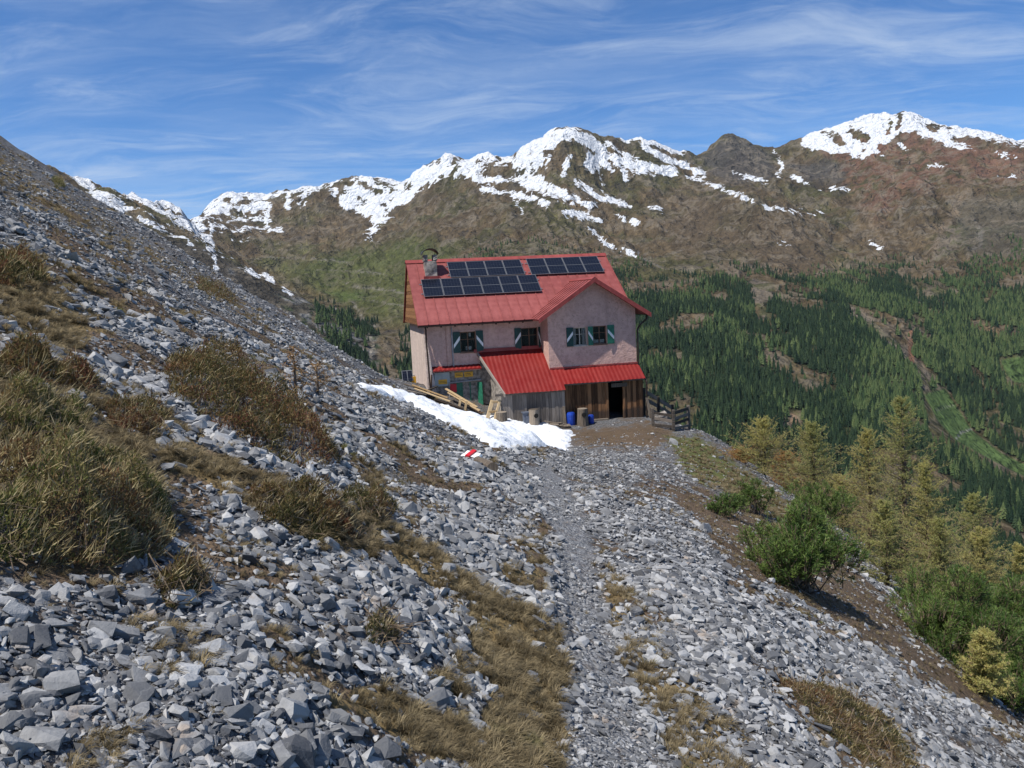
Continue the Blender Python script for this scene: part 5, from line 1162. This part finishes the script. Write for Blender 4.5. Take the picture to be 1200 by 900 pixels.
def larch(label, top, base, rpx, matn, dens=1.0, group='larches', sparse=False):
    """top and base are world points; a spring larch with tiers of fine twigs"""
    base = np.asarray(base, float); top = np.asarray(top, float); H = float(top[2] - base[2]); sc = F_PX/(top@cF); R0 = rpx/sc
    R_ = empty('larch_tree', base.tolist(), 0, label, 'larch', group)
    tr = Vector((top[0] - base[0], top[1] - base[1], H)); mb = MB()
    bend = [Vector((0, 0, -.3)), tr*.33 + Vector((.02*H, .01*H, 0)), tr*.66 + Vector((.015*H, 0, 0)), tr]
    mb.tube(bend, [.018*H + .02, .013*H + .012, .008*H + .008, .008], 7); mb.build('trunk', MAT['bark'], R_, True)
    nb_ = int((44 + 20*H)*dens) if not sparse else 20; B0, B1, BR = [], [], []
    tv = np.array(tr)
    for i in range(nb_):
        u = (i + rng.random())/nb_; u = .03 + .97*u; l = R0*1.35*(1.03 - u)**.75*rng.uniform(.35, 1.15) + .05; a = i*2.4 + rng.uniform(-.5, .5)
        up = .05 + .6*u + rng.normal(0, .22); d = unit(np.array([math.cos(a), math.sin(a), up])); o = tv*u
        m = o + d*l*.55 + np.array([0, 0, -.06*l]); e = o + d*l + np.array([0, 0, .05*l]); B0 += [o, m]; B1 += [m, e]; BR += [l*.02 + .006, l*.012 + .004]
    B0, B1, BR = np.array(B0), np.array(B1), np.array(BR)
    nt = 6 if not sparse else 3
    k = np.repeat(np.arange(len(B0)), nt); f = rng.random(len(k)); tp = B0[k] + (B1[k] - B0[k])*f[:, None]; ax = unit(B1[k] - B0[k]); sd_ = unit(np.cross(ax, np.array([0, 0, 1.0])))*rng.choice([-1, 1], len(k))[:, None]
    tl = np.linalg.norm(B1[k] - B0[k], axis=1)*rng.uniform(.3, .85, len(k)) + .05; td = unit(ax*.75 + sd_*.75 + np.array([0, 0, .1]) + rng.normal(0, .38, (len(k), 3))); te = tp + td*tl[:, None]
    V1, F1 = ribbons(B0, B1, BR, BR*.6); V2, F2 = ribbons(tp, te, .009, .004)
    part('branches', (np.concatenate([V1, V2]), np.concatenate([F1, F2 + len(V1)])), MAT['twig'], R_)
    K = 8 if not sparse else 1
    S0 = np.concatenate([np.repeat(tp, K, 0), np.repeat(B0, K, 0)]); S1 = np.concatenate([np.repeat(te, K, 0), np.repeat(B1, K, 0)]); f = rng.random(len(S0)); c = S0 + (S1 - S0)*f[:, None]
    Kn = 3; c = np.repeat(c, Kn, 0); A = rng.normal(size=(len(c), 3)) + np.array([0, 0, .35])
    V, Fq = diamonds(c, A, rng.uniform(.026, .055, len(c))*max(1, 34/sc), .010*max(1, 34/sc))
    tint = np.repeat(np.clip(rng.normal(.45, .25, len(c)//Kn), 0, 1), Kn)
    part('needles', (V, Fq), MAT[matn], R_, tint); return H
LH = []
for tx, ty, Yd, rp, mn, lab in [(893, 493, 35, 50, 'larch', 'golden larch nearest the rail fence, leftmost of the row'), (951, 497, 32, 46, 'larchg', 'greenish larch second from the left in the row'), (1016, 506, 27, 48, 'larch', 'golden larch just left of the tallest larch'), (1056, 468, 25, 56, 'larchg', 'tallest larch with its pointed top above the valley forest'),
        (1084, 545, 23, 42, 'larch', 'golden larch just right of the tallest larch'), (1140, 580, 29, 56, 'larchg', 'round-topped greyish larch near the right edge'), (1150, 622, 19, 44, 'larch', 'ochre larch behind the broad mountain pine'), (1036, 590, 18.5, 38, 'larchg', 'short yellow-green larch at the slope edge below the tallest larch'),
        (1195, 640, 19, 30, 'larch', 'larch cut by the right edge of the picture'), (920, 530, 38, 26, 'rusty', 'rusty young larch between the two leftmost larches'), (985, 560, 30, 38, 'larch', 'small larch in front of the golden larch left of the tallest'), (1100, 610, 22, 42, 'larchg', 'bushy larch behind the broad pine and left of the ochre larch'), (868, 530, 36, 22, 'rusty', 'low rusty larch at the grassy edge below the fence')]:
    tp_ = at(tx, ty, Yd); bz = float(zfun(tp_[0:1], tp_[1:2])[0]); LH.append(round(tp_[2] - bz, 1))
    hh = tp_[2] - bz
    if hh > 9.5: bz = tp_[2] - 9.5
    larch(lab, tp_, np.array([tp_[0] + .1, tp_[1], bz]), rp, mn, 1.0)
def larch_at(lab, bx, by, hpx, rp, mn, sparse=False, group='larches'):
    b = g1(bx, by); sc = F_PX/(b@cF); larch(lab, b + np.array([0.02, 0, hpx/sc]), b, rp, mn, 1.0, group, sparse)
larch_at('small pale larch at the edge of the right scree between the pines', 1152, 815, 74, 24, 'larch')
larch_at('bare rusty larch sapling on the left scree', 346, 470, 62, 12, 'rusty', True, 'larch saplings'); larch_at('low rusty larch sapling right of the bare one on the left scree', 372, 462, 34, 26, 'rusty', True, 'larch saplings')
p = g1(1121, 768) + np.array([0, -.35, .45]); mb = MB(); hs = 48/F_PX*(p@cF)
mb.tube([(0, 0, -.3), (.01, 0, .5*hs), (0, 0, hs)], [.022, .016, .006], 6)
for i in range(16):
    u = rng.uniform(.25, .95); a = rng.uniform(0, 6.28); l = .28*(1.1 - u); mb.tube([(0, 0, u*hs), (math.cos(a)*l, math.sin(a)*l, u*hs + .04), (math.cos(a)*l*1.4, math.sin(a)*l*1.4, u*hs + .12)], [.008, .005, .002], 4, False)
o = mb.build('dead_tree', MAT['dead']); o.location = p.tolist(); tag(o, 'bleached dead stem standing in the broad mountain pine', 'dead tree')

# ------------------------------------------------------------------ the valley forest
def m_conifer(name, a, b):
    m, t = material(name); c = t.mix(orand(t), a, b); f = t.noise(objco(t), 3.0, 3, .6); c = t.mix(t.math('MULTIPLY', t.ramp(f, .4, .7), .5), c, tuple(v*.55 for v in a))
    t.set(t.bs.inputs['Base Color'], c); t.bs.inputs['Roughness'].default_value = .8; t.bs.inputs['Specular IOR Level'].default_value = .15; return m
MAT['spruce'] = m_conifer('spruce_foliage', (.010, .026, .013), (.034, .056, .024)); MAT['farlarch'] = m_conifer('spring_larch_foliage', (.045, .078, .028), (.10, .13, .048))
def conifer_mesh(seed, mat, wid, n=8):
    r_ = random.Random(seed); m_ = MB(); tiers = 7
    m_.tube([(0, 0, -.05), (0, 0, .3)], [.018, .012], 4, False)
    for k in range(tiers):
        z0 = .08 + .86*k/tiers; z1 = min(1.0, z0 + .26); R_ = wid*(1.0 - k/tiers)**.85 + .012; off = r_.uniform(0, 6.28)
        vs = [(0, 0, z1)] + [(R_*rr*math.cos(off + 2*math.pi*i/n), R_*rr*math.sin(off + 2*math.pi*i/n), z0 + (0 if i % 2 else .05) + r_.uniform(-.02, .02)) for i in range(n) for rr in ((r_.uniform(.8, 1.15) if i % 2 else r_.uniform(.45, .65)),)]
        m_.add(vs, [(0, 1 + i, 1 + (i + 1) % n) for i in range(n)])
    o = m_.build('conifer', mat); me = o.data; COL.objects.unlink(o); bpy.data.objects.remove(o); return me
CON = [conifer_mesh(700 + i, MAT['spruce'] if i < 5 else MAT['farlarch'], (.17, .21, .15, .19, .24, .22, .26)[i], 10) for i in range(7)]
n = 215000; r = np.sqrt(rng.uniform(850**2, 2800**2, n)); a = rng.uniform(math.radians(-14), math.radians(40), n); x = r*np.sin(a); y = r*np.cos(a)
z = zfar(x, y); px, py = proj(np.stack([x, y, z], -1)); fd = forest_density(px, py, x, y)*sstep(py, 255, 275)*(py < 780)*(px < 1290)
k = rng.random(n) < fd*(.5 + .35*sstep(r, 1200, 2200)); x, y, z, px, py, r = (q[k] for q in (x, y, z, px, py, r))
lar = sstep(fbm(x/190, y/190, 3, 160) + .35*(px > 1000) - .002*(py - 420), .10, .55); il = rng.random(len(x)) < .07 + .6*lar
hgt = rng.uniform(9, 26, len(x))*(.62 + .38*sstep(py, 290, 400))*np.where(rng.random(len(x)) < .15, .6, 1); EU = np.stack([rng.normal(0, .03, len(x)), rng.normal(0, .03, len(x)), rng.uniform(0, 6.28, len(x))], -1)
SC = np.stack([hgt, hgt, hgt], -1)*np.stack([rng.uniform(.85, 1.25, len(x))]*2 + [np.ones(len(x))], -1); ID = np.where(il, rng.integers(5, 7, len(x)), rng.integers(0, 5, len(x)))
NTREES = len(x)
scatter('forest', np.stack([x, y, z - .4], -1), EU, SC, ID, CON, 'dense spruce and larch forest covering the far side of the valley', 'forest')

# ------------------------------------------------------------------ snow lying in front of the hut
def m_snow():
    m, t = material('old_snow'); co = worldco(t); n = t.noise(co, 1.6, 6, .65)
    c = t.mix(t.ramp(n, .55, .75), (.66, .68, .71), (.54, .54, .54)); c = t.mix(t.math('MULTIPLY', t.ramp(t.noise(co, 9, 5, .7), .64, .72), .5), c, (.35, .31, .27))
    t.set(t.bs.inputs['Base Color'], c); t.bs.inputs['Roughness'].default_value = .7; t.bs.inputs['Specular IOR Level'].default_value = .25
    v = t.n('ShaderNodeTexVoronoi', {'Scale': 3.2}, feature='SMOOTH_F1'); t.t.links.new(co, v.inputs['Vector']); bump(t, t.math('ADD', t.math('MULTIPLY', v.outputs['Distance'], 1.2), t.noise(co, 6, 4, .6)), .55, .12); return m
MAT['snow'] = m_snow()
G = ground([p[0] for p in SNOWPATCH], [p[1] for p in SNOWPATCH], 15); G = G[~np.isnan(G[:, 0])][:, :2]
lo, hi = G.min(0) - .3, G.max(0) + .3; st = .11; gx = np.arange(lo[0], hi[0], st); gy = np.arange(lo[1], hi[1], st); SX, SY = np.meshgrid(gx, gy)
sd = sdist(SX + fbm(SX/.8, SY/.8, 3, 201)*.3, SY + fbm(SX/.8, SY/.8, 3, 203)*.3, G.tolist())
cup = np.abs(vnoise(SX/.42 + SY*.5, SY/.42, 205))*.13
th = .24*np.sqrt(np.clip(sd/1.1, 0, 1)) + cup*np.clip(sd/.4, 0, 1) + .10*fbm(SX/1.6, SY/1.6, 2, 207)*np.clip(sd, 0, 1); SZ = zfun(SX, SY) + np.where(sd > 0, th, -.12)
nr_, nc_ = SX.shape; i = np.arange(nr_ - 1)[:, None]*nc_ + np.arange(nc_ - 1)[None]; Fq = np.stack([i, i + 1, i + nc_ + 1, i + nc_], -1).reshape(-1, 4); keep = (sd.ravel()[Fq] > -.12).any(1); Fq = Fq[keep]
V = np.stack([SX, SY, SZ], -1).reshape(-1, 3); u_, inv = np.unique(Fq, return_inverse=True); me = raw_mesh('snow_patch', V[u_], inv.reshape(-1, 4), smooth=True); me.materials.append(MAT['snow'])
tag(link(bpy.data.objects.new('snow_patch', me)), 'tongue of old white snow on the slope in front of the hut', 'snow')

# ------------------------------------------------------------------ fence and things in the yard
def gz(x, y): return float(zfun(np.array([x]), np.array([y]))[0])
def posts_fence(label, posts, rails, mat='old', w=.15):
    b = posts[0][0]; R_ = empty('rail_fence', b.tolist(), 0, label, 'fence', 'rail fences'); o0 = np.array(R_.location)
    for p_, h, lx, ly in posts:
        q = p_ - o0; MB().beam(q + np.array([0, 0, -.25]), q + np.array([lx, ly, h]), w, w, (0, 1, 0)).build('post', MAT[mat], R_, bevel=.012)
    for a, b, th in rails: MB().beam(a - o0, b - o0, .05, th*1.25).build('rail', MAT[mat], R_, bevel=.006)
    return R_
pA = g1(765.5, 499); pB = g1(789, 505); pC = g1(807.5, 502.5)
if pB[1] > 45: pB = at(789, 505, 39.2)
if pC[1] > 46: pC = at(807.5, 502.5, 40.6)
def up(p_, h): return p_ + np.array([0, 0, h])
posts_fence('weathered dark rail fence at the yard corner right of the shed', [(pA, .95, -.02, 0), (pB, 1.12, .03, 0), (pC, 1.28, -.02, 0)],
            [(up(pA, .12) - .05, up(pB, .22), .12), (up(pA, .42), up(pB, .50), .13), (up(pA, .70), up(pB, .80), .11), (up(pB, .35), up(pC, .50) + .05, .12), (up(pB, .62), up(pC, .82), .13), (up(pB, .93), up(pC, 1.12), .15), (up(pB, .12), up(pC, .2), .10)])
c0 = hut(12.2, -1.2, .1); c1 = hut(14.2, -.6, -.35); c2 = hut(13.2, -.9, -.15)
for c_ in (c0, c1, c2): c_[2] = gz(c_[0], c_[1])
posts_fence('dark board fence dropping away behind the rail fence', [(c0, 1.6, 0, 0), (c2, 1.3, 0, 0), (c1, 1.15, 0, 0)], [(up(c0, 1.45), up(c1, .95), .16), (up(c0, 1.0), up(c1, .55), .16), (up(c0, .5), up(c1, .2), .14)])
def thing(name, mbs, p_, rz, label, cat, group=None):
    """mbs: list of (part name, MB, material)"""
    if len(mbs) == 1:
        o = mbs[0][1].build(name, MAT[mbs[0][2]]); o.location = tuple(map(float, p_)); o.rotation_euler = (0, 0, rz); return tag(o, label, cat, group)
    R_ = empty(name, p_, rz, label, cat, group)
    for n_, m_, mt in mbs: m_.build(n_, MAT[mt], R_)
    return R_
def hp(x, y): 
    p_ = hut(x, y); p_[2] = gz(p_[0], p_[1]); return p_
thing('leaning_post', [('post', MB().beam((0, 0, -.1), (-.18, .1, 1.15), .13, .07, (0, 1, 0)), 'log')], hp(12.0, -2.65), YAW, 'pale leaning plank post at the right corner of the shed', 'post')
thing('stone_pile', [('stones', rough_box(-.35, .35, -.25, .25, -.1, .42, .09, 8), 'stone')], hp(12.35, -3.0), YAW, 'rough grey stone pile between shed corner and rail fence', 'stones')
def stump(px_, py_, wpx, hpx, lab, hole=True):
    lx_, _z = loc(px_, py_, -3.1); p_ = hut(lx_, -3.1); p_[2] = gz(p_[0], p_[1]); sc = F_PX/(p_@cF); R_ = wpx/sc/2; h = hpx/sc; m_ = MB(); n_ = 14; vs = []
    for k in range(6):
        for i in range(n_): a = 2*math.pi*i/n_; rr = R_*(1.06 - .03*k + .05*math.sin(a*3 + k*.3) + random.uniform(-.02, .02)); vs.append((rr*math.cos(a), rr*math.sin(a), -.15 + (h + .15)*k/5))
    m_.add(vs, [(k*n_ + i, k*n_ + (i + 1) % n_, (k + 1)*n_ + (i + 1) % n_, (k + 1)*n_ + i) for k in range(5) for i in range(n_)] + [tuple(5*n_ + i for i in range(n_))])
    parts = [('trunk', m_, 'log')]
    if hole:
        hm = MB(); hm.tube([(0, -R_*1.035, h*.68), (0, -R_*.9, h*.68)], [R_*.42, R_*.42], 12); parts.append(('knot_hole', hm, 'dark'))  # black disc on the trunk paints the shade of the hole
    c = MB(); c.tube([(0, 0, h - .01), (0, 0, h + .015)], [R_*.9, R_*.88], 14); parts.append(('cut_top', c, 'log'))
    thing('log_stump', parts, p_, YAW + random.uniform(-.2, .2), lab, 'stump', 'upright log stumps along the shed')
stump(588, 491, 14, 16, 'upright log stump at the left end of the grey shed wall', False); stump(626, 494, 13, 21, 'upright log stump with dark knot hole beside the grey bin'); stump(683, 494, 13, 20, 'upright pale log stump in front of the brown plank wall')
m_ = MB(); m_.hexa([(-.33, -.05, 0), (.33, -.05, 0), (.33, .22, 0), (-.33, .22, 0), (-.36, .0, .74), (.36, .0, .74), (.36, .25, .74), (-.36, .25, .74)]); m2 = MB(); m2.box(-.40, .40, -.06, .29, .74, .80); m3 = MB(); m3.box(-.22, .22, -.075, -.04, .22, .58); 
thing('plastic_bin', [('body', m_, 'plastic'), ('rim', m2, 'plastic'), ('front_panel', m3, 'plastic')], hp(5.0, -3.05), YAW, 'dark grey plastic bin between two log stumps at the shed', 'bin')
def keg(R_, h): 
    m_ = MB(); m_.tube([(0, 0, -.03), (0, 0, .06), (0, 0, .1), (0, 0, h*.5), (0, 0, h - .1), (0, 0, h - .05), (0, 0, h)], [R_*.92, R_*.98, R_, R_*1.03, R_, R_*.97, R_*.9], 16); return m_
thing('blue_barrel', [('body', keg(.24, .62), 'blue'), ('lid', keg(.20, .66), 'blue')], hp(7.35, -2.72), 0, 'blue plastic barrel against the brown plank wall', 'barrel', 'blue barrels'); thing('blue_barrel', [('body', keg(.16, .42), 'blue'), ('lid', keg(.13, .45), 'blue')], hp(8.48, -2.75), 0, 'small blue container half hidden behind the pale log stump', 'barrel', 'blue barrels')
def plank_obj(a, b, w, h, mat, lab, grp, upv=(0, 0, 1)):
    a = np.asarray(a, float); b = np.asarray(b, float); o = MB().beam((0, 0, 0), b - a, w, h, upv).build('plank', MAT[mat], bevel=.006); o.location = a.tolist(); return tag(o, lab, 'plank', grp)
def hv(x, y, z): return hut(x, y, z)
# fresh timber in front of the door
g_ = 'boards stacked by the hut door'
def hz(x, y, d=0.0): p_ = hut(x, y); return np.array([p_[0], p_[1], gz(p_[0], p_[1]) + d])
for i, (x0, y0, x1, y1, d0, d1, w, mt, lab) in enumerate([(-.9, -1.0, .9, -1.5, .45, .32, .22, 'fresh', 'pale board lying uppermost on the left of the timber pile'), (-.8, -1.15, 1.0, -1.7, .33, .22, .24, 'fresh', 'pale board under the uppermost one, left of the timber pile'), (-1.3, -.7, .1, -1.0, .30, .30, .25, 'log', 'grey-brown board at the left end of the timber pile'), (-1.4, -1.2, -.2, -1.3, .18, .18, .3, 'gwood', 'weathered grey board lying behind the snow'),
        (.9, -.9, 2.4, -1.9, .62, .30, .22, 'fresh', 'pale board slanting down across the middle of the timber pile'), (1.0, -1.05, 2.5, -2.1, .48, .20, .2, 'fresh', 'second pale slanting board in the timber pile'), (1.4, -1.2, 2.6, -2.2, .34, .12, .2, 'wood', 'brown board low in the timber pile'), (.2, -1.5, 1.6, -2.0, .10, .08, .25, 'wood', 'dark board on the ground before the timber pile'), (-.3, -.9, .5, -.4, .15, .5, .2, 'old', 'dark board propped behind the timber pile')]):
    plank_obj(hz(x0, y0, d0), hz(x1, y1, d1), w, .05, mt, lab, g_)
for i, (x, y) in enumerate(((1.45, -1.75), (1.75, -1.85))): plank_obj(hz(x, y, -.02), hz(x + .1, y - .05, .52), .12, .08, 'fresh', ('short upright offcut on the left of the timber pile front', 'short upright offcut on the right of the timber pile front')[i], g_, (0, 1, 0))
a = hz(3.0, -2.75, .05); mA = MB()
fr = empty('timber_panel', a.tolist(), YAW, 'pale timber frame panel leaning against the left corner of the lean-to', 'panel')
for (q0, q1, w) in (((-.42, -.5, -.1), (.12, .12, 1.05), .20), ((-.02, -.5, -.1), (.52, .12, 1.05), .12)): MB().beam(q0, q1, w, .05, (0, 1, .3)).build('stile', MAT['fresh'], fr, bevel=.005)
for u in (.12, .5, .92): MB().beam((-.42 + .54*u, -.5 + .62*u, -.08 + 1.13*u), (-.02 + .54*u, -.5 + .62*u, -.08 + 1.13*u), .14, .03, (0, 1, .5)).build('rail', MAT['fresh'], fr, bevel=.005)
pa = at(428, 449, 36.5); pb = at(484, 459, 38.2); pa[2] = gz(pa[0], pa[1]) + .16; pb[2] = gz(pb[0], pb[1]) + .20
m_ = MB(); d_ = pb - pa; m_.tube([(0, 0, 0)] + [(d_*f + np.array([0, 0, .03*math.sin(f*5)])).tolist() for f in (.25, .5, .75)] + [d_.tolist()], [.24, .25, .24, .24, .23], 12); o = m_.build('fallen_log', MAT['log'], None, True); o.location = pa.tolist(); tag(o, 'long grey log lying along the top of the snow patch', 'log')
for i, (x, y, w, d) in enumerate(((5.9, -3.2, .55, .3), (6.4, -3.15, .6, .35), (6.75, -3.3, .7, .3), (6.2, -3.35, .45, .3))):
    o = rough_box(-w/2, w/2, -d/2, d/2, -.05, .16 + .1*(i % 2), .04, 20 + i).build('split_log', MAT['log']); o.location = hz(x, y).tolist(); o.rotation_euler = (0, 0, YAW + random.uniform(-.3, .3)); tag(o, ('split log piece nearest the knot-hole stump', 'squat split block in the middle of the firewood by the shed', 'flat pale block at the right of the firewood by the shed', 'low split piece in front of the firewood by the shed')[i], 'firewood', 'firewood along the shed')
plank_obj(hz(5.6, -3.1, .35), hz(6.9, -3.25, .16), .14, .04, 'log', 'thin stick lying slanted on the firewood by the shed', g_)
plank_obj(hz(7.0, -2.85, .0), hz(6.98, -2.72, 1.0), .12, .05, 'log', 'narrow board leaning on the shed beside the blue barrel', g_, (0, 1, 0))
# small panel and yellow can on the bank left of the hut
p_ = at(478, 447, 43.0); p_[2] = gz(p_[0], p_[1])
m_ = MB(); m_.hexa([(-.30, -.05, .05), (.30, -.05, .05), (.30, 0, .05), (-.30, 0, .05), (-.30, .25, .62), (.30, .25, .62), (.30, .30, .62), (-.30, .30, .62)]); cfl = MB()
for q in (-.27, .02): cfl.add([(q, -.058, .08), (q + .25, -.058, .08), (q + .25, .238, .60), (q, .238, .60)], [(0, 1, 2, 3)])
thing('portable_solar_panel', [('frame', m_, 'alu'), ('cell_field', cfl, 'cells')], p_, YAW, 'small solar panel propped on the rubble left of the hut', 'solar panel')
p2 = at(485, 446, 43.2); p2[2] = gz(p2[0], p2[1]); thing('yellow_canister', [('body', MB().box(-.12, .12, -.09, .09, 0, .36), 'yellow'), ('handle', MB().tube([(-.07, 0, .36), (-.05, 0, .42), (.05, 0, .42), (.07, 0, .36)], .015, 6), 'ink')], p2, YAW, 'small yellow canister beside the propped solar panel', 'canister')
# painted trail mark and a short log by the path
pt = g1(553, 538); o = rough_box(-.15, .15, -.1, .1, -.05, .1, .02, 33).build('marker_stone', MAT['white']); o.location = pt.tolist(); o.rotation_euler = (.2, .1, -.5); tag(o, 'stone painted with a red and white trail mark below the snow', 'trail mark')
MB().hexa([(-.05, -.125, .0), (.03, -.125, .0), (.03, .125, .0), (-.05, .125, .0), (-.05, -.125, .122), (.03, -.125, .122), (.03, .125, .122), (-.05, .125, .122)]).build('red_stripe', MAT['redsign'], o)
pl_ = g1(560, 545); pm_ = g1(578, 556); m_ = MB(); m_.tube([(0, 0, .08), (pm_ - pl_ + np.array([0, 0, .1])).tolist()], [.07, .085], 10); o = m_.build('short_log', MAT['log'], None, False); o.location = pl_.tolist(); tag(o, 'short pale log lying in the scree beside the path', 'log')
# a power line mast on the far slope
pm_ = at(748, 301, 2300.0); pm_[2] = float(zfar(pm_[0:1], pm_[1:2])[0]); mm = MB(); mm.tube([(0, 0, 0), (0, 0, 22)], [1.2, .5], 5); mm.beam((-5, 0, 17), (5, 0, 17), .7, .7); mm.beam((-4, 0, 20), (4, 0, 20), .6, .6)
o = mm.build('power_mast', MAT['gpipe']); o.location = pm_.tolist(); tag(o, 'tiny pale power mast at the end of the long snow tongue', 'mast')

# ------------------------------------------------------------------ the air of the valley
hm = MB(); hm.box(-9000, 9000, -60, 9000, float(FZ.min()) - 20, 1150.0); hz_o = hm.build('haze', MAT['white']); hz_o.data.materials.clear()
m = bpy.data.materials.new('haze'); m.use_nodes = True; m.node_tree.nodes.clear(); t = NT(m.node_tree)
vol = t.n('ShaderNodeVolumePrincipled', {'Color': (.72, .84, 1.0), 'Density': 1.3e-5, 'Anisotropy': .15}); out = t.n('ShaderNodeOutputMaterial'); t.t.links.new(vol.outputs[0], out.inputs['Volume'])
hz_o.data.materials.append(m); tag(hz_o, kind='stuff')
print('LH', LH, 'trees', NTREES, 'grass', NGRASS, 'stones', len(PO), 'zmin', FZ.min(), 'zmax', FZ.max())
